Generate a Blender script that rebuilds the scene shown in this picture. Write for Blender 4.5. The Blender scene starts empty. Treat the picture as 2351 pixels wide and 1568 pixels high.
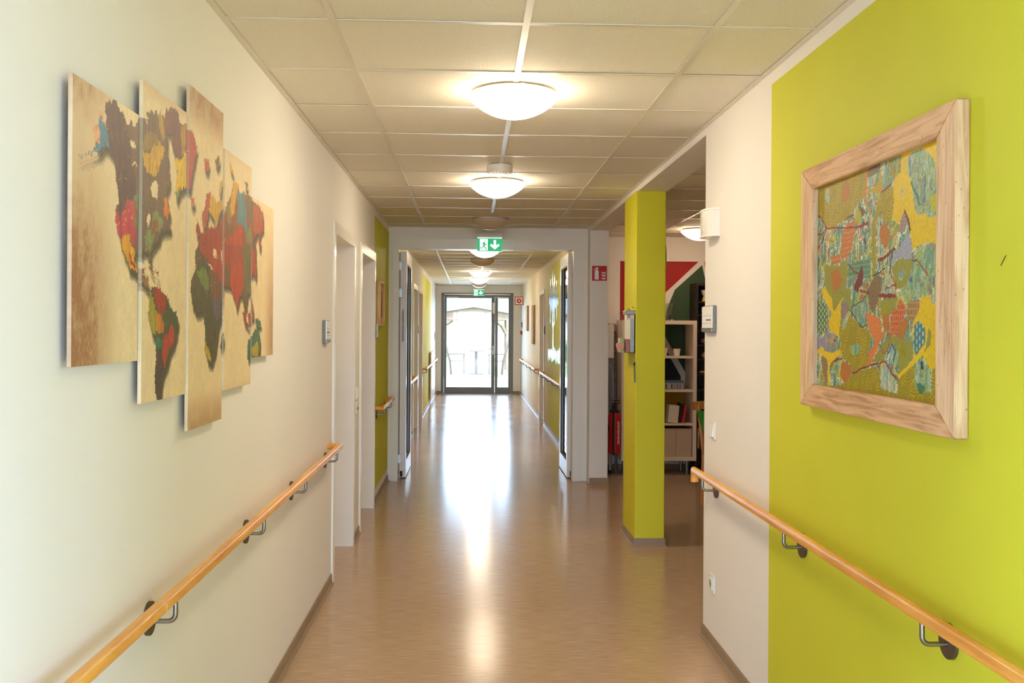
import bpy, bmesh, math, random
import numpy as np
from mathutils import Vector, Matrix

# ---------------------------------------------------------------- camera, world, exposure
SC = bpy.context.scene
COL = SC.collection
CAM_H, F_PX = 1.496, 2295.05
YAW, ROLL = 0.0408, 0.0064
cd = bpy.data.cameras.new('camera')
cam = bpy.data.objects.new('camera', cd)
COL.objects.link(cam)
cd.sensor_width = 36.0
cd.lens = 36.0 * F_PX / 2351.0
cd.shift_y = (754.93 - 784.0) / 2351.0
cd.clip_start, cd.clip_end = 0.05, 400
cam.matrix_world = (Matrix.Translation((0, 0, CAM_H)) @ Matrix.Rotation(-YAW, 4, 'Z')
                    @ Matrix.Rotation(math.pi / 2, 4, 'X') @ Matrix.Rotation(ROLL, 4, 'Z'))
SC.camera = cam
cd.dof.use_dof = False

SKY_STRENGTH = 10.0
LAMP_STRENGTH = 21.0
W = bpy.data.worlds.new('sky')
SC.world = W
W.use_nodes = True
bg = W.node_tree.nodes['Background']
bg.inputs[0].default_value = (0.52, 0.74, 1.02, 1)
bg.inputs[1].default_value = SKY_STRENGTH

VS = SC.view_settings
VS.view_transform = 'Standard'
VS.look = 'None'
VS.gamma = 1.0
VS.use_curve_mapping = False
VS.exposure = 1.0
cy_ = SC.cycles
cy_.use_denoising = True
cy_.use_light_tree = False
cy_.max_bounces = 10
cy_.diffuse_bounces = 7
cy_.glossy_bounces = 3
cy_.transparent_max_bounces = 8
cy_.sample_clamp_indirect = 8.0
cy_.caustics_reflective = False
cy_.caustics_refractive = False

def portal(name, loc, rot, sx, sy):
    ld = bpy.data.lights.new(name, 'AREA')
    ld.shape = 'RECTANGLE'
    ld.size, ld.size_y = sx, sy
    ld.cycles.is_portal = True
    o = bpy.data.objects.new(name, ld)
    o.location = loc
    o.rotation_euler = rot
    COL.objects.link(o)
portal('daylight_portal_added_hall_back', (0, -5.1, 1.2), (math.pi / 2, 0, 0), 7.4, 2.3)      # faces +Y, back glazing of the added hall
portal('daylight_portal_added_rooflight', (0, -1.9, 2.62), (0, 0, 0), 6.0, 4.6)                    # faces down, rooflight of the added hall
portal('daylight_portal_added_hall_left', (-4.12, -2.0, 1.22), (0, -math.pi / 2, 0), 2.3, 5.3)         # faces +X, left glazing of the added hall
portal('daylight_portal_added_hall_right', (4.12, -2.0, 1.22), (0, math.pi / 2, 0), 2.3, 5.3)     # faces -X, right glazing of the added hall
portal('daylight_portal_garden', (0.15, 23.3, 1.15), (-math.pi / 2, 0, 0), 1.7, 2.3)   # faces -Y

# ---------------------------------------------------------------- dimensions of the place
XL, XR, ZC = -0.811, 1.145, 2.487
YF = 9.83          # wall with the fire doors
YE = 23.04         # end wall with the garden door
YB = 10.62         # back wall of the lounge
YO = 4.86          # corridor wall ends here, lounge opening starts
Y0 = 1.0           # corridor starts, added daylight hall behind

# ---------------------------------------------------------------- helpers
ORG = {}
def lin(c):
    return tuple(((v / 255) / 12.92 if v / 255 <= 0.04045 else ((v / 255 + 0.055) / 1.055) ** 2.4) for v in c)

def mat(name, rgb, rough=0.6, metal=0.0, spec=0.5, bump=None, var=None, coat=0.0, trans=0.0, ior=1.45):
    """rgb in sRGB 0-255; var=(scale xyz, amount, detail) tints by noise, bump=(scale xyz, strength)"""
    m = bpy.data.materials.new(name)
    m.use_nodes = True
    nt = m.node_tree
    b = nt.nodes['Principled BSDF']
    c = lin(rgb)
    b.inputs['Base Color'].default_value = (*c, 1)
    b.inputs['Roughness'].default_value = rough
    b.inputs['Metallic'].default_value = metal
    b.inputs['Specular IOR Level'].default_value = spec
    b.inputs['Coat Weight'].default_value = coat
    b.inputs['Transmission Weight'].default_value = trans
    b.inputs['IOR'].default_value = ior
    tc = None
    def coords(scale):
        nonlocal tc
        if tc is None:
            tc = nt.nodes.new('ShaderNodeNewGeometry')
        mp = nt.nodes.new('ShaderNodeMapping')
        mp.inputs['Scale'].default_value = scale
        nt.links.new(tc.outputs['Position'], mp.inputs['Vector'])
        return mp.outputs['Vector']
    if var:
        n = nt.nodes.new('ShaderNodeTexNoise')
        n.inputs['Scale'].default_value = 1.0
        n.inputs['Detail'].default_value = var[2]
        nt.links.new(coords(var[0]), n.inputs['Vector'])
        r = nt.nodes.new('ShaderNodeValToRGB')
        a = var[1]
        r.color_ramp.elements[0].position = 0.3
        r.color_ramp.elements[1].position = 0.7
        r.color_ramp.elements[0].color = (*[max(0, v * (1 - a)) for v in c], 1)
        r.color_ramp.elements[1].color = (*[min(1, v * (1 + a)) for v in c], 1)
        nt.links.new(n.outputs['Fac'], r.inputs['Fac'])
        nt.links.new(r.outputs['Color'], b.inputs['Base Color'])
    if bump:
        n = nt.nodes.new('ShaderNodeTexNoise')
        n.inputs['Scale'].default_value = 1.0
        n.inputs['Detail'].default_value = 1
        nt.links.new(coords(bump[0]), n.inputs['Vector'])
        bp = nt.nodes.new('ShaderNodeBump')
        bp.inputs['Strength'].default_value = bump[1]
        bp.inputs['Distance'].default_value = 0.002
        nt.links.new(n.outputs['Fac'], bp.inputs['Height'])
        nt.links.new(bp.outputs['Normal'], b.inputs['Normal'])
    return m

def mat_emit(name, rgb, strength):
    m = bpy.data.materials.new(name)
    m.use_nodes = True
    b = m.node_tree.nodes['Principled BSDF']
    b.inputs['Base Color'].default_value = (0.8, 0.8, 0.8, 1)
    b.inputs['Roughness'].default_value = 0.4
    b.inputs['Emission Color'].default_value = (*rgb, 1)
    b.inputs['Emission Strength'].default_value = strength
    return m

def mat_glass(name, tint=(1, 1, 1), refl=1.0):
    """thin pane: lets light straight through, mirrors by Fresnel"""
    m = bpy.data.materials.new(name)
    m.use_nodes = True
    nt = m.node_tree
    nt.nodes.remove(nt.nodes['Principled BSDF'])
    out = nt.nodes['Material Output']
    t = nt.nodes.new('ShaderNodeBsdfTransparent')
    t.inputs[0].default_value = (*tint, 1)
    g = nt.nodes.new('ShaderNodeBsdfGlossy')
    g.inputs['Roughness'].default_value = 0.03
    fr = nt.nodes.new('ShaderNodeFresnel')
    fr.inputs[0].default_value = 1.45
    mx = nt.nodes.new('ShaderNodeMixShader')
    nt.links.new(fr.outputs[0], mx.inputs[0])
    nt.links.new(t.outputs[0], mx.inputs[1])
    nt.links.new(g.outputs[0], mx.inputs[2])
    nt.links.new(mx.outputs[0], out.inputs[0])
    return m

def mat_attr(name, rough=0.6, bump=None, spec=0.4):
    m = mat(name, (200, 200, 200), rough, bump=bump, spec=spec)
    nt = m.node_tree
    a = nt.nodes.new('ShaderNodeAttribute')
    a.attribute_name = 'Col'
    nt.links.new(a.outputs['Color'], nt.nodes['Principled BSDF'].inputs['Base Color'])
    return m

def mat_wall(name, base, green, rects, rough=0.62):
    """painted plaster; rects = (y0, y1, z0, z1) fields of the green paint"""
    m = mat(name, base, rough, spec=0.35)
    nt = m.node_tree
    b = nt.nodes['Principled BSDF']
    g = nt.nodes.new('ShaderNodeNewGeometry')
    s = nt.nodes.new('ShaderNodeSeparateXYZ')
    nt.links.new(g.outputs['Position'], s.inputs[0])
    def mth(op, a, v):
        n = nt.nodes.new('ShaderNodeMath'); n.operation = op
        nt.links.new(a, n.inputs[0])
        if isinstance(v, (int, float)): n.inputs[1].default_value = v
        else: nt.links.new(v, n.inputs[1])
        return n.outputs[0]
    acc = None
    for y0, y1, z0, z1 in rects:
        q = mth('MULTIPLY', mth('GREATER_THAN', s.outputs['Y'], y0), mth('LESS_THAN', s.outputs['Y'], y1))
        q2 = mth('MULTIPLY', mth('GREATER_THAN', s.outputs['Z'], z0), mth('LESS_THAN', s.outputs['Z'], z1))
        q = mth('MULTIPLY', q, q2)
        acc = q if acc is None else mth('MAXIMUM', acc, q)
    # paint is slightly uneven, rolled on
    n = nt.nodes.new('ShaderNodeTexNoise')
    n.inputs['Scale'].default_value = 1.6
    n.inputs['Detail'].default_value = 2
    nt.links.new(g.outputs['Position'], n.inputs['Vector'])
    def ramp(c, a):
        r = nt.nodes.new('ShaderNodeValToRGB')
        c = lin(c)
        r.color_ramp.elements[0].position, r.color_ramp.elements[1].position = 0.35, 0.65
        r.color_ramp.elements[0].color = (*[v * (1 - a) for v in c], 1)
        r.color_ramp.elements[1].color = (*[min(1, v * (1 + a)) for v in c], 1)
        nt.links.new(n.outputs['Fac'], r.inputs['Fac'])
        return r.outputs['Color']
    mx = nt.nodes.new('ShaderNodeMix'); mx.data_type = 'RGBA'
    if acc is not None: nt.links.new(acc, mx.inputs['Factor'])
    else: mx.inputs['Factor'].default_value = 0
    nt.links.new(ramp(base, 0.012), mx.inputs['A'])
    nt.links.new(ramp(green, 0.03), mx.inputs['B'])
    nt.links.new(mx.outputs['Result'], b.inputs['Base Color'])
    return m

def mat_wood(name, dark, light, axis=1, scale=9.0, rough=0.4, knots=0.0, coat=0.0):
    """grain runs along axis 0/1/2 (world)"""
    m = mat(name, light, rough, coat=coat)
    nt = m.node_tree
    b = nt.nodes['Principled BSDF']
    g = nt.nodes.new('ShaderNodeNewGeometry')
    mp = nt.nodes.new('ShaderNodeMapping')
    sc = [scale * 4] * 3
    sc[axis] = scale * 0.3
    mp.inputs['Scale'].default_value = sc
    nt.links.new(g.outputs['Position'], mp.inputs['Vector'])
    n = nt.nodes.new('ShaderNodeTexNoise')
    n.inputs['Scale'].default_value = 1.0
    n.inputs['Detail'].default_value = 6
    n.inputs['Distortion'].default_value = 0.8
    nt.links.new(mp.outputs['Vector'], n.inputs['Vector'])
    r = nt.nodes.new('ShaderNodeValToRGB')
    r.color_ramp.elements[0].position, r.color_ramp.elements[1].position = 0.34, 0.62
    r.color_ramp.elements[0].color = (*lin(dark), 1)
    r.color_ramp.elements[1].color = (*lin(light), 1)
    nt.links.new(n.outputs['Fac'], r.inputs['Fac'])
    col = r.outputs['Color']
    if knots:
        v = nt.nodes.new('ShaderNodeTexVoronoi')
        mp2 = nt.nodes.new('ShaderNodeMapping')
        s2 = [14.0] * 3
        s2[axis] = 7.0
        mp2.inputs['Scale'].default_value = s2
        nt.links.new(g.outputs['Position'], mp2.inputs['Vector'])
        nt.links.new(mp2.outputs['Vector'], v.inputs['Vector'])
        r2 = nt.nodes.new('ShaderNodeValToRGB')
        r2.color_ramp.elements[0].position, r2.color_ramp.elements[1].position = 0.05, 0.13
        r2.color_ramp.elements[0].color = (*lin([q * 0.42 for q in dark]), 1)
        r2.color_ramp.elements[1].color = (1, 1, 1, 1)
        nt.links.new(v.outputs['Distance'], r2.inputs['Fac'])
        mx = nt.nodes.new('ShaderNodeMix'); mx.data_type = 'RGBA'; mx.blend_type = 'MULTIPLY'
        mx.inputs['Factor'].default_value = knots
        nt.links.new(col, mx.inputs['A'])
        nt.links.new(r2.outputs['Color'], mx.inputs['B'])
        col = mx.outputs['Result']
    nt.links.new(col, b.inputs['Base Color'])
    return m

# -- mesh makers (all in world coordinates; obj() re-bases them on the parent)
def box(bm, x0, x1, y0, y1, z0, z1, bev=0.0):
    vs = [bm.verts.new((x, y, z)) for x in (x0, x1) for y in (y0, y1) for z in (z0, z1)]
    fs = [bm.faces.new([vs[i] for i in q]) for q in ((0, 1, 3, 2), (4, 6, 7, 5), (0, 4, 5, 1), (2, 3, 7, 6), (0, 2, 6, 4), (1, 5, 7, 3))]
    if bev:
        es = list({e for f in fs for e in f.edges})
        bmesh.ops.bevel(bm, geom=es, offset=bev, segments=2, affect='EDGES', profile=0.5)
    return vs

def boxm(*a, **k):
    bm = bmesh.new(); box(bm, *a, **k); return bm

def extrude_poly(bm, pts, axis, a, b):
    """closed polygon pts (2-D) extruded along axis between a and b; 2-D axes are the other two in xyz order"""
    def P(u, v, w):
        return {0: (w, u, v), 1: (u, w, v), 2: (u, v, w)}[axis]
    lo = [bm.verts.new(P(u, v, a)) for u, v in pts]
    hi = [bm.verts.new(P(u, v, b)) for u, v in pts]
    n = len(pts)
    bm.faces.new(lo); bm.faces.new(hi[::-1])
    for i in range(n):
        bm.faces.new((lo[i], hi[i], hi[(i + 1) % n], lo[(i + 1) % n]))

def polym(pts, axis, a, b):
    bm = bmesh.new(); extrude_poly(bm, pts, axis, a, b)
    bmesh.ops.recalc_face_normals(bm, faces=bm.faces[:])
    return bm

def lathe(bm, prof, c, axis='Z', n=32, cap=True):
    """prof = [(r, h)] revolved round axis through c"""
    rings = []
    for r, h in prof:
        ring = []
        for i in range(n):
            a = 2 * math.pi * i / n
            u, v = r * math.cos(a), r * math.sin(a)
            p = {'Z': (u, v, h), 'Y': (u, h, v), 'X': (h, u, v)}[axis]
            ring.append(bm.verts.new((c[0] + p[0], c[1] + p[1], c[2] + p[2])))
        rings.append(ring)
    for a, b in zip(rings, rings[1:]):
        for i in range(n):
            bm.faces.new((a[i], a[(i + 1) % n], b[(i + 1) % n], b[i]))
    if cap:
        bm.faces.new(rings[0][::-1]); bm.faces.new(rings[-1])
    bmesh.ops.recalc_face_normals(bm, faces=bm.faces[:])

def lathem(prof, c, axis='Z', n=32, cap=True):
    bm = bmesh.new(); lathe(bm, prof, c, axis, n, cap); return bm

def tube(bm, path, r, n=12, closed_ends=True):
    """sweep with mitred corners"""
    P = [Vector(p) for p in path]
    rings = []
    d0 = (P[1] - P[0]).normalized()
    up = Vector((0, 0, 1)) if abs(d0.z) < 0.9 else Vector((0, 1, 0))
    u = d0.cross(up).normalized(); v = u.cross(d0).normalized()
    for i, p in enumerate(P):
        din = (p - P[i - 1]).normalized() if i else (P[1] - P[0]).normalized()
        dout = (P[i + 1] - p).normalized() if i < len(P) - 1 else din
        if i:
            q = dprev.rotation_difference(din)
            u = q @ u; v = q @ v
        nrm = (din + dout).normalized()
        ring = []
        for k in range(n):
            a = 2 * math.pi * k / n
            off = (u * math.cos(a) + v * math.sin(a)) * r
            t = -off.dot(nrm) / max(0.2, din.dot(nrm))
            ring.append(bm.verts.new(p + off + din * t))
        rings.append(ring)
        dprev = din
    for a, b in zip(rings, rings[1:]):
        for k in range(n):
            bm.faces.new((a[k], a[(k + 1) % n], b[(k + 1) % n], b[k]))
    if closed_ends:
        bm.faces.new(rings[0][::-1]); bm.faces.new(rings[-1])
    bmesh.ops.recalc_face_normals(bm, faces=bm.faces[:])

def tubem(path, r, n=12):
    bm = bmesh.new(); tube(bm, path, r, n); return bm

def arc(c, r, a0, a1, n, plane='xz'):
    out = []
    for i in range(n + 1):
        a = math.radians(a0 + (a1 - a0) * i / n)
        out.append((c[0] + r * math.cos(a), c[1], c[2] + r * math.sin(a)) if plane == 'xz' else
                   (c[0] + r * math.cos(a), c[1] + r * math.sin(a), c[2]))
    return out

def finish(name, me, m, parent, smooth):
    if m is not None:
        for q in (m if isinstance(m, (list, tuple)) else [m]):
            me.materials.append(q)
    o = bpy.data.objects.new(name, me)
    COL.objects.link(o)
    if parent is not None:
        o.parent = parent
    return o

def obj(name, bm, m, parent=None, smooth=None, base=None):
    """link bm as one mesh object; vertices come in world coordinates"""
    org = ORG[parent.name] if parent is not None else Vector(base or (0, 0, 0))
    if parent is None and base is None:
        xs = [v.co for v in bm.verts]
        org = Vector((sum(c.x for c in xs) / len(xs), sum(c.y for c in xs) / len(xs), min(c.z for c in xs)))
    bmesh.ops.translate(bm, verts=bm.verts, vec=-org)
    me = bpy.data.meshes.new(name)
    bm.to_mesh(me); bm.free()
    if smooth:
        me.polygons.foreach_set('use_smooth', [True] * len(me.polygons))
        me.set_sharp_from_angle(angle=math.radians(smooth))
    o = finish(name, me, m, parent, smooth)
    if parent is None:
        o.location = org
    ORG[o.name] = org
    return o

def thing(name, label, cat, loc, group=None):
    o = bpy.data.objects.new(name, None)
    o.empty_display_size = 0.05
    COL.objects.link(o)
    o.location = loc
    ORG[o.name] = Vector(loc)
    return tag(o, label, cat, group)

def tag(o, label, cat, group=None):
    o['label'] = label
    o['category'] = cat
    if group: o['group'] = group
    return o

def struct(o, label=None):
    o['kind'] = 'structure'
    if label: o['label'] = label
    return o

def sroot(name, loc, label=None):
    o = bpy.data.objects.new(name, None)
    o.empty_display_size = 0.05
    COL.objects.link(o)
    o.location = loc
    ORG[o.name] = Vector(loc)
    return struct(o, label)

def wall_solid(axis, p0, p1, us, zs, keep):
    """solid wall, thickness p0..p1 along axis, cells of the grid us x zs for which keep(i, j); one connected mesh"""
    bm = bmesh.new()
    V = {}
    def v(side, i, j):
        k = (side, i, j)
        if k not in V:
            p = p1 if side else p0
            V[k] = bm.verts.new((p, us[i], zs[j]) if axis == 0 else (us[i], p, zs[j]))
        return V[k]
    nu, nz = len(us) - 1, len(zs) - 1
    K = lambda i, j: 0 <= i < nu and 0 <= j < nz and keep(i, j)
    for i in range(nu):
        for j in range(nz):
            if not K(i, j): continue
            for s in (0, 1):
                bm.faces.new((v(s, i, j), v(s, i + 1, j), v(s, i + 1, j + 1), v(s, i, j + 1)))
            for (di, dj), (a, b) in (((-1, 0), ((i, j), (i, j + 1))), ((1, 0), ((i + 1, j), (i + 1, j + 1))),
                                     ((0, -1), ((i, j), (i + 1, j))), ((0, 1), ((i, j + 1), (i + 1, j + 1)))):
                if not K(i + di, j + dj):
                    bm.faces.new((v(0, *a), v(0, *b), v(1, *b), v(1, *a)))
    bmesh.ops.recalc_face_normals(bm, faces=bm.faces[:])
    return bm

def wall_with_openings(axis, p0, p1, u0, u1, z0, z1, ops):
    us = sorted({u0, u1, *[o[0] for o in ops], *[o[1] for o in ops]})
    zs = sorted({z0, z1, *[o[2] for o in ops], *[o[3] for o in ops]})
    def keep(i, j):
        cu, cz = (us[i] + us[i + 1]) / 2, (zs[j] + zs[j + 1]) / 2
        return not any(a < cu < b and c < cz < d for a, b, c, d in ops)
    return wall_solid(axis, p0, p1, us, zs, keep)

# ---------------------------------------------------------------- materials
WHITE, GREEN = (239, 236, 231), (210, 211, 58)
M = {}
M['wall'] = mat_wall('white_wall_paint', WHITE, GREEN, [])
M['wall_l'] = mat_wall('left_wall_paint', WHITE, GREEN, [(8.40, YF + .1, 0.125, 2.435), (16.62, 20.0, 0.09, 2.40)])
M['wall_r'] = mat_wall('right_wall_paint', WHITE, GREEN, [(-9, 3.787, -1, 2.438)])
M['wall_rf'] = mat_wall('far_right_wall_paint', (222, 208, 182), GREEN, [(10.0, 14.86, 0.07, 2.405)])
M['green'] = mat('green_paint_in_warm_light', (212, 206, 36), 0.6, var=((2, 2, 2), 0.03, 2))  # same paint as the green walls, warm dim light put into the colour
M['plaster'] = mat('ceiling_plaster', (234, 230, 222), 0.8)
M['tile'] = mat('mineral_ceiling_tile', (234, 228, 214), 0.75, bump=((160, 160, 160), 0.35), var=((110, 110, 110), 0.045, 2), spec=0.3)
M['bar'] = mat('white_ceiling_bar', (226, 218, 203), 0.32, spec=0.5)
M['skirt'] = mat('taupe_skirting_vinyl', (150, 128, 104), 0.45, var=((3, 9, 9), 0.06, 3))
M['steel'] = mat('brushed_steel', (150, 145, 138), 0.33, 1.0)
M['darksteel'] = mat('dark_steel', (110, 104, 97), 0.42, 1.0)
M['white'] = mat('white_plastic', (232, 228, 218), 0.35)
M['frame'] = mat('white_door_lacquer', (240, 235, 226), 0.3, coat=0.1)
M['leaf'] = mat('door_leaf_laminate', (214, 200, 176), 0.4)
M['grey'] = mat('grey_aluminium', (120, 122, 120), 0.45, 0.2)
M['black'] = mat('black_rubber', (22, 21, 20), 0.6)
M['glass'] = mat_glass('door_glass')
M['rail'] = mat_wood('lacquered_beech', (220, 146, 60), (245, 180, 86), axis=1, scale=10, rough=0.32, coat=0.12)
M['red'] = mat('signal_red', (190, 26, 30), 0.4)
M['signgreen'] = mat('sign_green', (10, 140, 84), 0.4)
M['signwhite'] = mat('sign_white', (240, 240, 236), 0.4)

def mat_floor():
    m = mat('beige_linoleum', (186, 152, 120), 0.2, spec=0.36)
    nt = m.node_tree
    b = nt.nodes['Principled BSDF']
    g = nt.nodes.new('ShaderNodeNewGeometry')
    def noise(scale, detail):
        mp = nt.nodes.new('ShaderNodeMapping')
        mp.inputs['Scale'].default_value = scale
        nt.links.new(g.outputs['Position'], mp.inputs['Vector'])
        n = nt.nodes.new('ShaderNodeTexNoise')
        n.inputs['Scale'].default_value = 1
        n.inputs['Detail'].default_value = detail
        nt.links.new(mp.outputs['Vector'], n.inputs['Vector'])
        return n.outputs['Fac']
    fine = noise((9, 120, 1), 3)
    big = noise((1.2, 1.6, 1), 1)
    mx = nt.nodes.new('ShaderNodeMath'); mx.operation = 'MULTIPLY_ADD'
    nt.links.new(big, mx.inputs[0]); mx.inputs[1].default_value = 0.12
    nt.links.new(fine, mx.inputs[2])
    r = nt.nodes.new('ShaderNodeValToRGB')
    r.color_ramp.elements[0].position, r.color_ramp.elements[1].position = 0.36, 0.78
    r.color_ramp.elements[0].color = (*lin((168, 139, 112)), 1)
    r.color_ramp.elements[1].color = (*lin((194, 167, 140)), 1)
    nt.links.new(mx.outputs[0], r.inputs['Fac'])
    nt.links.new(r.outputs['Color'], b.inputs['Base Color'])
    rr = nt.nodes.new('ShaderNodeMapRange')
    rr.inputs['To Min'].default_value, rr.inputs['To Max'].default_value = 0.15, 0.21
    nt.links.new(big, rr.inputs['Value'])
    nt.links.new(rr.outputs[0], b.inputs['Roughness'])
    bp = nt.nodes.new('ShaderNodeBump')
    bp.inputs['Strength'].default_value = 0.06
    bp.inputs['Distance'].default_value = 0.004
    nt.links.new(noise((0.5, 5.0, 1), 0), bp.inputs['Height'])
    nt.links.new(bp.outputs['Normal'], b.inputs['Normal'])
    return m
M['floor'] = mat_floor()

# ================================================================ STRUCTURE
FLOORPLAN = [(-4.2, -5.2), (4.2, -5.2), (4.2, 1.2), (1.345, 1.2), (1.345, 4.66), (5.2, 4.66), (5.2, 10.8), (1.345, 10.8), (1.345, 23.24), (-1.061, 23.24), (-1.061, 1.2), (-4.2, 1.2)]
struct(obj('floor', polym(FLOORPLAN, 2, -0.1, 0.0), M['floor'], base=(0, 0, 0)))
CEILPLAN = [(-1.061, 1.2), (-1.061, 23.24), (1.345, 23.24), (1.345, 10.8), (5.2, 10.8), (5.2, 4.66), (1.345, 4.66), (1.345, 1.2)]
ceiling = struct(obj('ceiling', polym(CEILPLAN, 2, 2.56, 2.66), M['plaster'], base=(0, 0, 2.56)))
# invented hall behind the camera: roof with a rooflight added to bring in daylight
bm = wall_with_openings(1, 2.56, 2.66, -4.2, 4.2, -5.2, 1.2, [(-3.0, 3.0, -4.2, .4)])
for v in bm.verts: v.co = Vector((v.co.x, v.co.z, v.co.y))
bmesh.ops.recalc_face_normals(bm, faces=bm.faces[:])
struct(obj('ceiling_added_hall', bm, M['plaster'], base=(0, -2, 2.56)))
added_rooflight = sroot('added_window_4', (0, -1.9, 2.6))
for k in range(4):
    obj('pane', boxm(-3.0 + k * 1.5, -1.52 + k * 1.5, -4.2, .4, 2.60, 2.612), M['glass'], added_rooflight)
for k in range(1, 4):
    obj('window_frame', boxm(-3.02 + k * 1.5, -2.98 + k * 1.5, -4.2, .4, 2.57, 2.65), M['grey'], added_rooflight)

DOORS_L = [(5.945, 6.895), (7.375, 8.345), (14.02, 15.08), (15.36, 16.5)]
DOOR_R = (15.62, 16.58)
HD = 2.055
struct(obj('wall_left', wall_with_openings(0, XL - .25, XL, Y0, YE + .2, 0, 2.6, [(a, b, -1, HD) for a, b in DOORS_L]), M['wall_l'], base=(XL, 0, 0)))
struct(obj('wall_right', boxm(XR, XR + .2, Y0, YO, 0, 2.6), M['wall_r'], base=(XR, 0, 0)))
struct(obj('wall_right_far', wall_with_openings(0, XR, XR + .2, YB, YE + .2, 0, 2.6, [(*DOOR_R, -1, HD)]), M['wall_rf'], base=(XR, 0, 0)))
struct(obj('wall_corner', boxm(XR, 1.327, 9.63, YB, 0, 2.6), M['wall'], base=(XR, 9.63, 0)))
struct(obj('wall_lounge_back', boxm(1.327, 5.2, YB, YB + .18, 0, 2.6), M['wall'], base=(3, YB, 0)))
struct(obj('wall_lounge_right', boxm(5.0, 5.2, YO, YB, 0, 2.6), M['wall'], base=(5, 7, 0)))
struct(obj('wall_lounge_near', boxm(XR + .2, 5.2, YO - .2, YO, 0, 2.6), M['wall'], base=(3, YO, 0)))
struct(obj('wall_added_hall_left', wall_with_openings(0, -4.2, -4.0, -5.2, 1.2, 0, 2.6, [(-4.7, .7, .05, 2.4)]), M['wall'], base=(-4, -2, 0)))  # hall walls are added and unseen, opened up to let daylight in
struct(obj('wall_added_hall_right', wall_with_openings(0, 4.0, 4.2, -5.2, 1.2, 0, 2.6, [(-4.7, .7, .05, 2.4)]), M['wall'], base=(4, -2, 0)))
struct(obj('wall_added_hall_front_left', boxm(-4.0, XL - .25, Y0, Y0 + .2, 0, 2.6), M['wall'], base=(-2, Y0, 0)))
struct(obj('wall_added_hall_front_right', boxm(XR + .2, 4.0, Y0, Y0 + .2, 0, 2.6), M['wall'], base=(2, Y0, 0)))
struct(obj('wall_added_hall_back', wall_with_openings(1, -5.2, -5.0, -4.0, 4.0, 0, 2.6, [(-3.7, 3.7, .05, 2.4)]), M['wall'], base=(0, -5, 0)))
win = sroot('added_window_1', (0, -5.1, .05))  # unseen glazing added to light the near end of the corridor
xs = [-3.7 + 7.4 * i / 5 for i in range(6)]
obj('window_frame', wall_with_openings(1, -5.14, -5.06, -3.7, 3.7, .05, 2.4, [(xs[i] + .05, xs[i + 1] - .05, .11, 2.34) for i in range(5)]), M['grey'], win)
for i in range(5):
    obj('pane', boxm(xs[i] + .05, xs[i + 1] - .05, -5.104, -5.096, .11, 2.34), M['glass'], win)
for nm, xw in (('added_window_2', -4.1), ('added_window_3', 4.1)):
    win = sroot(nm, (xw, -2, .05))
    yy = [-4.7 + 5.4 * i / 4 for i in range(5)]
    obj('window_frame', wall_with_openings(0, xw - .04, xw + .04, -4.7, .7, .05, 2.4, [(yy[i] + .05, yy[i + 1] - .05, .11, 2.34) for i in range(4)]), M['grey'], win)
    for i in range(4):
        obj('pane', boxm(xw - .004, xw + .004, yy[i] + .05, yy[i + 1] - .05, .11, 2.34), M['glass'], win)
struct(obj('wall_end', wall_with_openings(1, YE, YE + .2, XL, XR, 0, 2.6, [(-.69, .972, -1, 2.318)]), M['wall'], base=(0, YE, 0)))
# wall carrying the fire doors
struct(obj('wall_fire', wall_with_openings(1, YF, YF + .12, XL, XR, 0, 2.6, [(-.766, 1.08, -1, 2.372)]), M['wall'], base=(0, YF, 0)))
struct(obj('ceiling_beam', boxm(XR, XR + .2, YO, 9.63, 2.452, 2.6), M['wall'], base=(XR, 7, 2.452)))
pil = struct(obj('pillar', boxm(1.133, 1.338, 6.845, 7.37, 0, 2.452, bev=.004), M['green'], base=(1.235, 7.1, 0)), 'lime green square pillar under the beam at the lounge opening')
SK = [(0, 0), (.020, 0), (.018, .004), (.009, .014), (.007, .055), (.005, .060), (0, .060)]
def ring_skirt(x0, x1, y0, y1):
    bm = bmesh.new()
    rings = []
    for sx, sy, cx, cy in ((-1, -1, x0, y0), (1, -1, x1, y0), (1, 1, x1, y1), (-1, 1, x0, y1)):
        rings.append([bm.verts.new((cx + sx * d, cy + sy * d, z)) for d, z in SK])
    for i in range(4):
        a, b = rings[i], rings[(i + 1) % 4]
        for k in range(len(SK) - 1):
            bm.faces.new((a[k], b[k], b[k + 1], a[k + 1]))
    bmesh.ops.recalc_face_normals(bm, faces=bm.faces[:])
    return bm
obj('skirting', ring_skirt(1.1328, 1.3382, 6.8448, 7.3702), M['skirt'], pil)

def skirt(side, name, p, a, b):
    """side 'L': on plane x=p facing +x, 'R': facing -x, 'F': on plane y=p facing -y"""
    if side == 'L': bm = polym([(p + d, z) for d, z in SK], 1, a, b)
    elif side == 'R': bm = polym([(p - d, z) for d, z in SK], 1, a, b)
    else:
        bm = bmesh.new()
        extrude_poly(bm, [(p - d, z) for d, z in SK], 0, a, b)
        bmesh.ops.recalc_face_normals(bm, faces=bm.faces[:])
    struct(obj(name, bm, M['skirt']))
for a, b in ((Y0, 5.88), (6.96, 7.31), (8.41, YF), (YF + .12, 13.95), (15.15, 15.29), (16.57, YE)):
    skirt('L', 'baseboard_left', XL, a, b)
skirt('R', 'baseboard_right', XR, Y0, YO + .008)
for a, b in ((YF + .12, 15.55), (16.65, YE)):
    skirt('R', 'baseboard_right_far', XR, a, b)
skirt('F', 'baseboard_corner', 9.63, XR + .004, 1.335)
skirt('F', 'baseboard_lounge', YB, 1.327, 5.0)
skirt('F', 'baseboard_end', YE, XL + .02, -.69)
skirt('F', 'baseboard_end', YE, .972, XR - .02)

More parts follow.
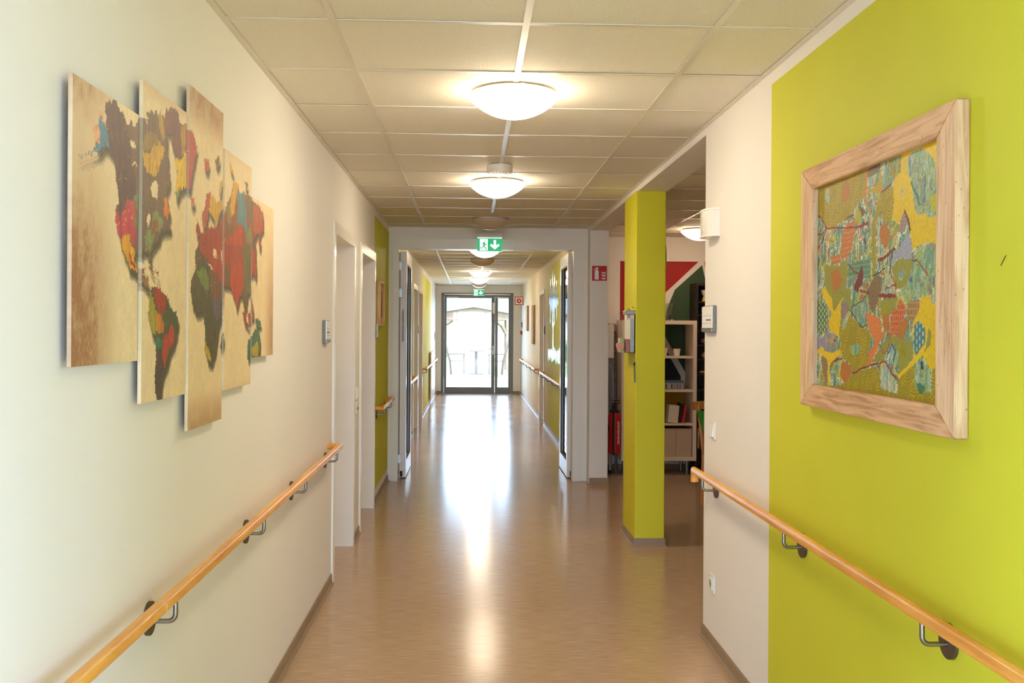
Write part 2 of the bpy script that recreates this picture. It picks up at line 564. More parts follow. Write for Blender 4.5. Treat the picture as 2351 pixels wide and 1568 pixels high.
# ---- suspended ceilings: T bars, cross tees, wall angles, tiles
B0, TL, CY0 = .1736, .625, 3.2488
rng = random.Random(4)
def tile_field(xb, yb, xskip=None):
    """tiles between consecutive bars xb and yb"""
    cache = {}
    for i in range(len(xb) - 1):
        for j in range(len(yb) - 1):
            x0, x1, y0, y1 = xb[i] + .004, xb[i + 1] - .004, yb[j] + .004, yb[j + 1] - .004
            key = (round(x1 - x0, 3), round(y1 - y0, 3))
            c = Vector(((x0 + x1) / 2, (y0 + y1) / 2, ZC + .0035))
            if key not in cache:
                bm = boxm(-key[0] / 2, key[0] / 2, -key[1] / 2, key[1] / 2, 0, .016)
                me = bpy.data.meshes.new('ceiling_tile'); bm.to_mesh(me); bm.free()
                me.materials.append(M['tile'])
                cache[key] = me
            o = bpy.data.objects.new('ceiling_tile', cache[key])
            COL.objects.link(o)
            o.parent = ceiling
            o.location = c - ORG['ceiling'] + Vector((0, 0, rng.uniform(0, .0015)))
            o.rotation_euler = (rng.uniform(-.0022, .0022), rng.uniform(-.0022, .0022), 0)
def grid_ceiling(x0, x1, y0, y1, xbars, ybars):
    xb = [x0] + [x for x in xbars if x0 + .03 < x < x1 - .03] + [x1]
    yb = [y0] + [y for y in ybars if y0 + .03 < y < y1 - .03] + [y1]
    for x in xb[1:-1]:
        obj('ceiling_bar', boxm(x - .012, x + .012, y0, y1, ZC, ZC + .003), M['bar'], ceiling)
    tee = {}
    for y in yb[1:-1]:
        for a, b in zip(xb, xb[1:]):
            w = round(b - a, 3)
            if w not in tee:
                bm = boxm(-w / 2 + .012, w / 2 - .012, -.012, .012, 0, .0028)
                me = bpy.data.meshes.new('cross_tee'); bm.to_mesh(me); bm.free(); me.materials.append(M['bar'])
                tee[w] = me
            o = bpy.data.objects.new('cross_tee', tee[w]); COL.objects.link(o); o.parent = ceiling
            o.location = Vector(((a + b) / 2, y, ZC + .0003)) - ORG['ceiling']
    for bm in (boxm(x0, x0 + .022, y0, y1, ZC - .001, ZC + .002), boxm(x1 - .022, x1, y0, y1, ZC - .001, ZC + .002),
               boxm(x0, x1, y0, y0 + .022, ZC - .0012, ZC + .0018), boxm(x0, x1, y1 - .022, y1, ZC - .0012, ZC + .0018)):
        obj('wall_angle', bm, M['bar'], ceiling)
    tile_field(xb, yb)
XB = [B0 + TL * k for k in range(-1, 2)]
YB_ = [CY0 + TL * k for k in range(-9, 40)]
grid_ceiling(XL, XR, Y0 + .0, YF, XB, YB_)
grid_ceiling(XL, XR, YF + .12, YE, XB, YB_)
grid_ceiling(XR + .2, 3.795, YO, YB, [1.92, 2.545, 3.17], [6.35 + .625 * k for k in range(-2, 8)])

# ---- room doors set deep in the walls
def room_door(name, side, y0, y1, label, lever=True):
    s = 1 if side == 'L' else -1
    xw = XL if side == 'L' else XR
    root = sroot(name, (xw, (y0 + y1) / 2, 0), label)
    X = lambda d: xw + s * d          # d > 0 into the corridor
    # steel frame: casing on the wall and lining of the reveal in one profile
    w, pr = .066, .012
    bm = bmesh.new()
    U = [(y0 - w, 0), (y0 - w, HD + w), (y1 + w, HD + w), (y1 + w, 0), (y1, 0), (y1, HD), (y0, HD), (y0, 0)]
    extrude_poly(bm, U, 0, *sorted((X(.0005), X(pr))))
    bmesh.ops.recalc_face_normals(bm, faces=bm.faces[:])
    fr = obj('door_frame', bm, M['frame'], root)
    for a, b in ((y0, y0 + .004), (y1 - .004, y1)):
        obj('reveal_lining', boxm(*sorted((X(pr - .001), X(-.25))), a, b, 0, HD), M['frame'], root)
    obj('reveal_lining', boxm(*sorted((X(pr - .001), X(-.25))), y0 + .004, y1 - .004, HD - .004, HD), M['frame'], root)
    lf = obj('door_leaf', boxm(*sorted((X(-.205), X(-.165))), y0 + .006, y1 - .006, .006, HD - .006, bev=.003), M['leaf'], root)
    if lever:
        yh = y1 - .09
        bm = tubem([(X(-.165), yh, 1.03), (X(-.115), yh, 1.03), (X(-.115), yh - .12, 1.03)], .009, 10)
        obj('door_handle', bm, M['steel'], lf, smooth=40)
        obj('handle_plate', boxm(*sorted((X(-.165), X(-.158))), yh - .02, yh + .02, .94, 1.10, bev=.002), M['steel'], lf)
    return root
room_door('door_1', 'L', *DOORS_L[0], 'first white framed door recess behind the end of the long beech handrail')
room_door('door_2', 'L', *DOORS_L[1], 'second white framed door recess beside the narrow lime green wall field')
room_door('door_3', 'L', *DOORS_L[2], 'white framed door beyond the open fire door leaf, nearer of two')
room_door('door_4', 'L', *DOORS_L[3], 'white framed door beyond the fire doors just before the far green field')
room_door('door_5', 'R', *DOOR_R, 'white framed door between the mirror foil tree and two hanging pictures')

# ---- fire doors, both leaves folded back
fd = sroot('door_6', (.15, YF, 0), 'white double fire door frame across the corridor, both glazed leaves open')
UF = [(-.768, 0), (-.768, 2.374), (1.082, 2.374), (1.082, 0), (1.002, 0), (1.002, 2.272), (-.712, 2.272), (-.712, 0)]
bm = bmesh.new(); extrude_poly(bm, UF, 1, YF - .018, YF + .13); bmesh.ops.recalc_face_normals(bm, faces=bm.faces[:])
obj('door_frame', bm, M['frame'], fd)
UF2 = [(-.740, 0), (-.740, 2.318), (1.030, 2.318), (1.030, 0), (1.0022, 0), (1.0022, 2.2722), (-.7122, 2.2722), (-.7122, 0)]
bm = bmesh.new(); extrude_poly(bm, UF2, 1, YF - .024, YF - .017); bmesh.ops.recalc_face_normals(bm, faces=bm.faces[:])
obj('frame_fillet', bm, M['frame'], fd)
def fire_leaf(x0, x1, sgn, lab):
    ya, yb = 9.985, 10.845
    lf = obj('door_leaf', wall_with_openings(0, x0, x1, ya, yb, .012, 2.258, [(ya + .085, yb - .085, .17, 2.14)]), M['frame'], fd)
    lf['label'] = lab
    mid = (x0 + x1) / 2
    obj('glass_pane', boxm(mid - .006, mid + .006, ya + .085, yb - .085, .17, 2.14), M['glass'], lf)
    for sx in (x0 + .012, x1 - .012):
        obj('gasket', wall_with_openings(0, sx - .004, sx + .004, ya + .085, yb - .085, .17, 2.14, [(ya + .10, yb - .10, .185, 2.125)]), M['black'], lf)
    xe = x0 if sgn < 0 else x1          # hinge side, towards the wall
    obj('edge_seal', boxm(*sorted((xe + sgn * .010, xe)), ya - .002, ya + .04, .05, 2.25), M['black'], lf)
    for z in (2.115, 1.845, .195):
        h = obj('hinge', boxm(*sorted((xe + sgn * .022, xe - sgn * .024)), ya - .014, ya - .001, z - .044, z + .044, bev=.002), M['steel'], lf)
        for dz in (-.026, 0, .026):
            obj('screw', lathem([(.004, ya - .017), (.004, ya - .013)], (xe - sgn * .012, 0, z + dz), 'Y', 8), M['black'], h)
    obj('floor_bolt', boxm(*sorted((xe - sgn * .008, xe - sgn * .034)), ya - .012, ya - .001, .02, .075), M['black'], lf)
    return lf
fire_leaf(-.708, -.644, -1, 'glazed white fire door leaf folded back along the left wall')
rl = fire_leaf(.966, 1.030, 1, 'glazed white fire door leaf folded back along the right wall')
obj('approval_plate', boxm(-.690, -.668, 9.9825, 9.9852, 1.36, 1.68), mat('stamped_plate', (170, 165, 155), .4, var=((90, 90, 90), .35, 2)), fd)

# ---- garden door
gd = sroot('door_7', (.14, YE, 0), 'grey aluminium glazed garden door with narrow side leaf at the corridor end')
ya, yb = YE + .03, YE + .11
obj('door_frame', wall_with_openings(1, ya - .01, yb + .01, -.69, .972, 0, 2.318, [(-.625, .905, -1, 2.235)]), M['grey'], gd)
def gleaf(name, x0, x1, sw, label, hinge):
    lf = obj(name, wall_with_openings(1, ya, yb, x0, x1, .01, 2.232, [(x0 + sw[0], x1 - sw[1], .145, 2.2)]), M['grey'], gd)
    lf['label'] = label
    obj('glass_pane', boxm(x0 + sw[0], x1 - sw[1], (ya + yb) / 2 - .01, (ya + yb) / 2 + .01, .145, 2.2), M['glass'], lf)
    return lf
l1 = gleaf('door_leaf', -.622, .545, (.055, .080), 'wide glazed door leaf', 0)
l2 = gleaf('side_leaf', .549, .902, (.065, .040), 'narrow glazed side leaf', 0)
obj('door_handle', tubem([(.505, ya, 1.03), (.505, ya - .055, 1.03), (.385, ya - .055, 1.03)], .010, 10), M['steel'], l1, smooth=40)
obj('handle_plate', boxm(.485, .525, ya - .012, ya, .90, 1.10, bev=.003), M['white'], l1)
obj('door_alarm', boxm(.488, .548, ya - .035, ya, 1.845, 2.095, bev=.004), M['white'], l1)
obj('closer_rail', boxm(-.625, .905, ya - .05, ya - .011, 2.262, 2.30, bev=.003), M['steel'], gd)
obj('door_closer', boxm(-.575, -.295, ya - .045, ya, 2.195, 2.232, bev=.003), M['steel'], l1)
obj('door_closer', boxm(.58, .86, ya - .045, ya, 2.195, 2.232, bev=.003), M['steel'], l2)
obj('threshold', boxm(-.69, .972, ya - .02, yb + .02, 0, .012), M['grey'], gd)

# outlines of the printed map and of the painting, in mm along the wall (distance, height)
MAP_SHAPES = [
 ((112,88,70),[(2178,1975),(2201,1986),(2241,1996),(2256,1985),(2302,1967),(2306,1956),(2347,1965),(2366,1960),(2374,1975),(2393,1987),(2437,1996),(2458,1989),(2449,2012),(2487,2029),(2504,2021),(2517,2035),(2530,2026),(2548,2036),(2575,2036),(2585,2024),(2599,2007),(2614,1987),(2609,1960),(2624,1931),(2620,1908),(2639,1888),(2630,1863),(2603,1839),(2603,1825),(2632,1809),(2641,1792),(2627,1779),(2647,1761),(2638,1746),(2591,1744),(2563,1733),(2546,1714),(2502,1694),(2481,1679),(2487,1663),(2482,1647),(2469,1656),(2467,1675),(2427,1679),(2419,1669),(2395,1676),(2373,1670),(2368,1654),(2380,1637),(2420,1634),(2444,1638),(2438,1625),(2428,1616),(2461,1615),(2466,1599),(2462,1583),(2487,1588),(2483,1578),(2458,1584),(2429,1600),(2388,1619),(2369,1621),(2327,1631),(2308,1650),(2290,1662),(2272,1687),(2254,1708),(2239,1726),(2242,1756),(2259,1773),(2258,1793),(2245,1808),(2241,1830),(2234,1853),(2227,1866),(2203,1879),(2193,1884),(2189,1915),(2182,1947)]),
 ((90,66,68),[(2178,1975),(2201,1986),(2241,1996),(2256,1985),(2302,1967),(2314,1950),(2325,1926),(2345,1894),(2361,1861),(2381,1830),(2362,1791),(2317,1788),(2281,1751),(2267,1734),(2260,1748),(2246,1747),(2259,1773),(2258,1793),(2245,1808),(2241,1830),(2234,1853),(2227,1866),(2203,1879),(2193,1884),(2189,1915),(2182,1947)]),
 ((72,128,155),[(2137,1935),(2153,1943),(2156,1932),(2175,1934),(2188,1915),(2195,1885),(2170,1883),(2138,1864),(2102,1853),(2026,1833),(2027,1835),(2095,1854),(2126,1870),(2138,1886),(2141,1915)]),
 ((228,164,120),[(2137,1946),(2159,1953),(2175,1934),(2156,1932),(2153,1943),(2137,1935)]),
 ((228,164,120),[(2110,1909),(2140,1924),(2138,1886),(2123,1874),(2107,1896)]),
 ((195,55,78),[(2243,1746),(2260,1748),(2274,1740),(2317,1788),(2347,1790),(2363,1760),(2367,1732),(2379,1710),(2379,1681),(2349,1689),(2333,1706),(2311,1709),(2275,1690),(2254,1708),(2241,1724)]),
 ((230,130,60),[(2293,1757),(2299,1762),(2305,1759),(2299,1753)]),
 ((230,130,60),[(2323,1753),(2328,1758),(2335,1754),(2329,1749)]),
 ((230,130,60),[(2301,1738),(2307,1743),(2313,1739),(2307,1734)]),
 ((230,130,60),[(2340,1747),(2346,1753),(2352,1749),(2346,1743)]),
 ((230,130,60),[(2287,1726),(2292,1731),(2298,1728),(2292,1722)]),
 ((228,158,30),[(2279,1691),(2307,1708),(2333,1703),(2337,1688),(2372,1673),(2365,1654),(2380,1632),(2388,1622),(2350,1627),(2323,1641),(2305,1655),(2293,1669)]),
 ((150,35,25),[(2323,1664),(2341,1665),(2361,1644),(2380,1632),(2350,1638)]),
 ((115,132,82),[(2347,1787),(2377,1806),(2392,1821),(2398,1762),(2379,1713),(2363,1732)]),
 ((172,70,50),[(2354,1785),(2377,1791),(2378,1759),(2363,1750)]),
 ((150,120,60),[(2454,1967),(2496,1978),(2531,1974),(2541,1959),(2472,1927),(2423,1918),(2414,1935)]),
 ((216,166,45),[(2423,1913),(2472,1919),(2497,1940),(2541,1959),(2577,1957),(2596,1944),(2568,1922),(2551,1902),(2533,1877),(2499,1868),(2456,1868),(2435,1883)]),
 ((184,148,55),[(2539,2034),(2562,2039),(2580,2014),(2595,1983),(2577,1969),(2549,1986)]),
 (None,[(2482,1842),(2508,1859),(2534,1858),(2541,1834),(2530,1810),(2508,1815),(2478,1831)]),
 (None,[(2454,1765),(2475,1773),(2484,1761),(2459,1736),(2455,1749)]),
 (None,[(2329,1917),(2359,1925),(2367,1916),(2337,1908)]),
 (None,[(2345,1874),(2376,1881),(2380,1877),(2353,1869)]),
 ((222,122,45),[(2593,1827),(2612,1832),(2622,1807),(2641,1795),(2618,1775),(2590,1781)]),
 ((122,142,86),[(2500,1782),(2535,1788),(2581,1768),(2572,1745),(2528,1735),(2502,1705),(2485,1679),(2443,1686),(2443,1719),(2493,1745)]),
 ((152,76,50),[(2509,1763),(2531,1771),(2540,1750),(2510,1725),(2489,1717)]),
 ((118,72,67),[(2585,2024),(2594,2046),(2631,2062),(2679,2073),(2715,2063),(2720,2046),(2752,2047),(2789,2054),(2796,1973),(2743,1955),(2702,1945),(2677,1955),(2652,1971),(2647,1996),(2681,2012),(2613,1998),(2594,2012)]),
 ((185,140,50),[(2731,2039),(2773,2048),(2774,1969),(2743,1964)]),
 ((165,72,50),[(2773,2051),(2799,2056),(2801,1974),(2774,1969)]),
 ((238,194,30),[(2692,1943),(2738,1948),(2764,1973),(2801,1974),(2798,1890),(2745,1868),(2684,1856),(2694,1884),(2708,1907),(2678,1926)]),
 ((132,150,70),[(2679,1856),(2730,1865),(2700,1829)]),
 ((70,80,50),[(2483,1584),(2513,1596),(2575,1591),(2632,1569),(2642,1546),(2701,1536),(2720,1518),(2702,1479),(2683,1450),(2644,1430),(2626,1402),(2598,1383),(2580,1364),(2572,1333),(2572,1312),(2536,1316),(2522,1342),(2522,1378),(2530,1419),(2529,1463),(2498,1480),(2472,1513),(2467,1534),(2484,1559)]),
 ((155,50,35),[(2500,1587),(2539,1597),(2580,1587),(2622,1566),(2604,1548),(2595,1531),(2568,1525),(2531,1552),(2509,1568)]),
 ((158,152,45),[(2483,1575),(2514,1557),(2541,1530),(2541,1488),(2524,1474),(2493,1488),(2472,1515),(2470,1540)]),
 ((198,120,50),[(2514,1532),(2567,1530),(2596,1502),(2587,1480),(2542,1480),(2532,1508)]),
 ((178,60,45),[(2657,1509),(2687,1479),(2683,1453),(2635,1439),(2616,1408),(2598,1388),(2579,1423),(2587,1466),(2634,1482)]),
 ((60,120,100),[(2529,1466),(2578,1466),(2574,1443),(2542,1438)]),
 ((75,65,60),[(2529,1436),(2579,1437),(2588,1403),(2598,1383),(2571,1361),(2572,1313),(2536,1316),(2522,1342),(2524,1391)]),
 ((150,55,35),[(2465,1642),(2482,1643),(2512,1629),(2504,1626)]),
 ((150,55,35),[(2512,1629),(2547,1628),(2539,1621)]),
 ((165,105,45),[(2396,1628),(2428,1635),(2421,1608),(2466,1613),(2462,1591),(2429,1603),(2397,1607)]),
 ((188,65,50),[(2793,2041),(2835,2050),(2859,2040),(2871,2029),(2854,2015),(2896,2013),(2884,1998),(2861,1954),(2838,1921),(2827,1880),(2796,1876)]),
 ((206,96,66),[(2822,1853),(2863,1862),(2872,1843),(2840,1834)]),
 ((196,90,60),[(2963,1984),(2997,1995),(3030,1992),(3011,1958),(2979,1956)]),
 ((122,98,66),[(3082,2004),(3148,2030),(3148,2008),(3120,1986)]),
 ((186,80,55),[(2987,1885),(3046,1900),(3040,1871),(3008,1818),(2983,1785),(2951,1795),(2950,1822),(2981,1850)]),
 ((216,168,50),[(3046,1898),(3109,1880),(3195,1898),(3196,1869),(3145,1841),(3118,1798),(3075,1826),(3027,1842)]),
 ((216,168,50),[(3157,1955),(3198,1969),(3179,1947),(3159,1893),(3141,1906)]),
 ((160,60,45),[(2901,1802),(2932,1780),(2939,1760),(2883,1765),(2885,1778)]),
 ((166,60,40),[(2933,1763),(2983,1781),(3049,1798),(3118,1798),(3204,1847),(3208,1692),(2935,1675),(2908,1740)]),
 ((90,75,55),[(2878,1718),(2971,1746),(2998,1714),(3052,1682),(2879,1671)]),
 (None,[(3071,1730),(3112,1740),(3134,1713),(3078,1712)]),
 ((150,78,46),[(3226,1880),(3294,1926),(3341,1979),(3399,1979),(3409,1945),(3477,1959),(3550,1960),(3625,1953),(3807,1928),(3809,1863),(3707,1840),(3629,1803),(3632,1719),(3208,1692),(3204,1840)]),
 ((220,168,45),[(3276,2030),(3332,2008),(3324,1995),(3284,2008)]),
 ((220,168,45),[(3341,1979),(3399,1979),(3375,1937),(3344,1875),(3296,1850),(3287,1895)]),
 ((84,138,150),[(3374,1964),(3409,1945),(3495,1961),(3514,1915),(3534,1856),(3544,1824),(3481,1842),(3378,1844),(3393,1900)]),
 ((112,100,70),[(3513,1955),(3625,1953),(3628,1866),(3552,1886)]),
 ((142,126,66),[(3233,1881),(3279,1905),(3313,1833),(3251,1808)]),
 ((130,90,50),[(3220,1823),(3345,1832),(3346,1805),(3221,1786)]),
 ((188,70,40),[(3346,1805),(3411,1847),(3481,1834),(3465,1789),(3449,1708),(3254,1695),(3236,1776)]),
 ((120,126,86),[(3517,1822),(3590,1862),(3610,1801),(3574,1757),(3519,1761)]),
 ((120,110,80),[(3491,1997),(3548,1997),(3522,1969)]),
 ((178,86,60),[(3635,1934),(3704,1949),(3807,1928),(3809,1885),(3747,1843),(3648,1834)]),
 ((182,60,62),[(3746,1891),(3808,1898),(3788,1861),(3738,1821),(3727,1842)]),
 ((95,75,55),[(3629,1807),(3678,1799),(3690,1723),(3632,1719)]),
 ((166,60,50),[(3728,1824),(3769,1824),(3760,1784),(3728,1794)]),
 ((166,62,40),[(2916,1735),(3604,1793),(3665,1772),(3698,1712),(3689,1671),(3637,1695),(3597,1679),(3599,1627),(3541,1608),(3533,1556),(3504,1564),(3475,1601),(3430,1604),(3387,1553),(3369,1578),(3300,1628),(3203,1631),(3197,1577),(3113,1578),(3067,1666),(3017,1692),(2943,1709)]),
 (None,[(3080,1738),(3109,1738),(3132,1712),(3073,1711)]),
 (None,[(3169,1739),(3188,1739),(3189,1692),(3178,1699)]),
 (None,[(3011,1688),(3060,1681),(3089,1669),(3046,1670)]),
 ((78,76,50),[(2911,1682),(2977,1686),(3025,1682),(3067,1666),(3191,1631),(3193,1538),(3145,1496),(3131,1458),(3110,1417),(3067,1381),(3025,1388),(2990,1427),(2989,1467),(2981,1517),(2967,1542),(2895,1534),(2851,1557),(2834,1591),(2837,1625),(2873,1655)]),
 ((102,128,66),[(2970,1675),(3018,1652),(3033,1617),(2999,1604),(2931,1630),(2892,1653)]),
 ((112,76,50),[(3025,1671),(3096,1668),(3191,1631),(3192,1581),(3099,1578),(3047,1617)]),
 ((96,82,98),[(3055,1606),(3099,1578),(3181,1577),(3182,1542),(3130,1511),(3085,1540)]),
 ((188,168,45),[(2989,1452),(3038,1429),(3074,1392),(3032,1393),(3003,1416)]),
 ((70,95,98),[(3004,1412),(3053,1389),(3025,1388)]),
 ((68,64,55),[(3188,1473),(3212,1476),(3216,1449),(3185,1419),(3169,1431)]),
 ((178,66,45),[(3282,1690),(3454,1718),(3493,1644),(3430,1604),(3387,1553),(3369,1578),(3300,1628)]),
 ((112,86,50),[(3217,1702),(3298,1687),(3283,1635),(3227,1629)]),
 ((106,100,66),[(3452,1772),(3604,1793),(3597,1679),(3599,1627),(3541,1608),(3475,1622),(3491,1699)]),
 ((105,86,60),[(3447,1626),(3531,1616),(3551,1600),(3514,1556),(3476,1585)]),
 ((150,76,50),[(3468,1547),(3514,1547),(3534,1513),(3583,1501),(3573,1492),(3515,1505)]),
 ((172,70,55),[(3552,1539),(3601,1553),(3602,1514),(3573,1514)]),
 ((68,116,98),[(3672,1528),(3757,1519),(3790,1506),(3736,1497),(3683,1510)]),
 ((70,110,86),[(3555,1445),(3613,1461),(3673,1488),(3736,1488),(3770,1451),(3760,1406),(3718,1384),(3636,1386),(3557,1380)]),
 ((172,152,50),[(3615,1422),(3716,1443),(3749,1406),(3697,1385),(3625,1395)]),
 ((150,98,76),[(3599,1618),(3640,1576),(3652,1532),(3612,1523)]),
 ((170,60,60),[(3605,1737),(3631,1694),(3643,1682),(3607,1689)]),
]
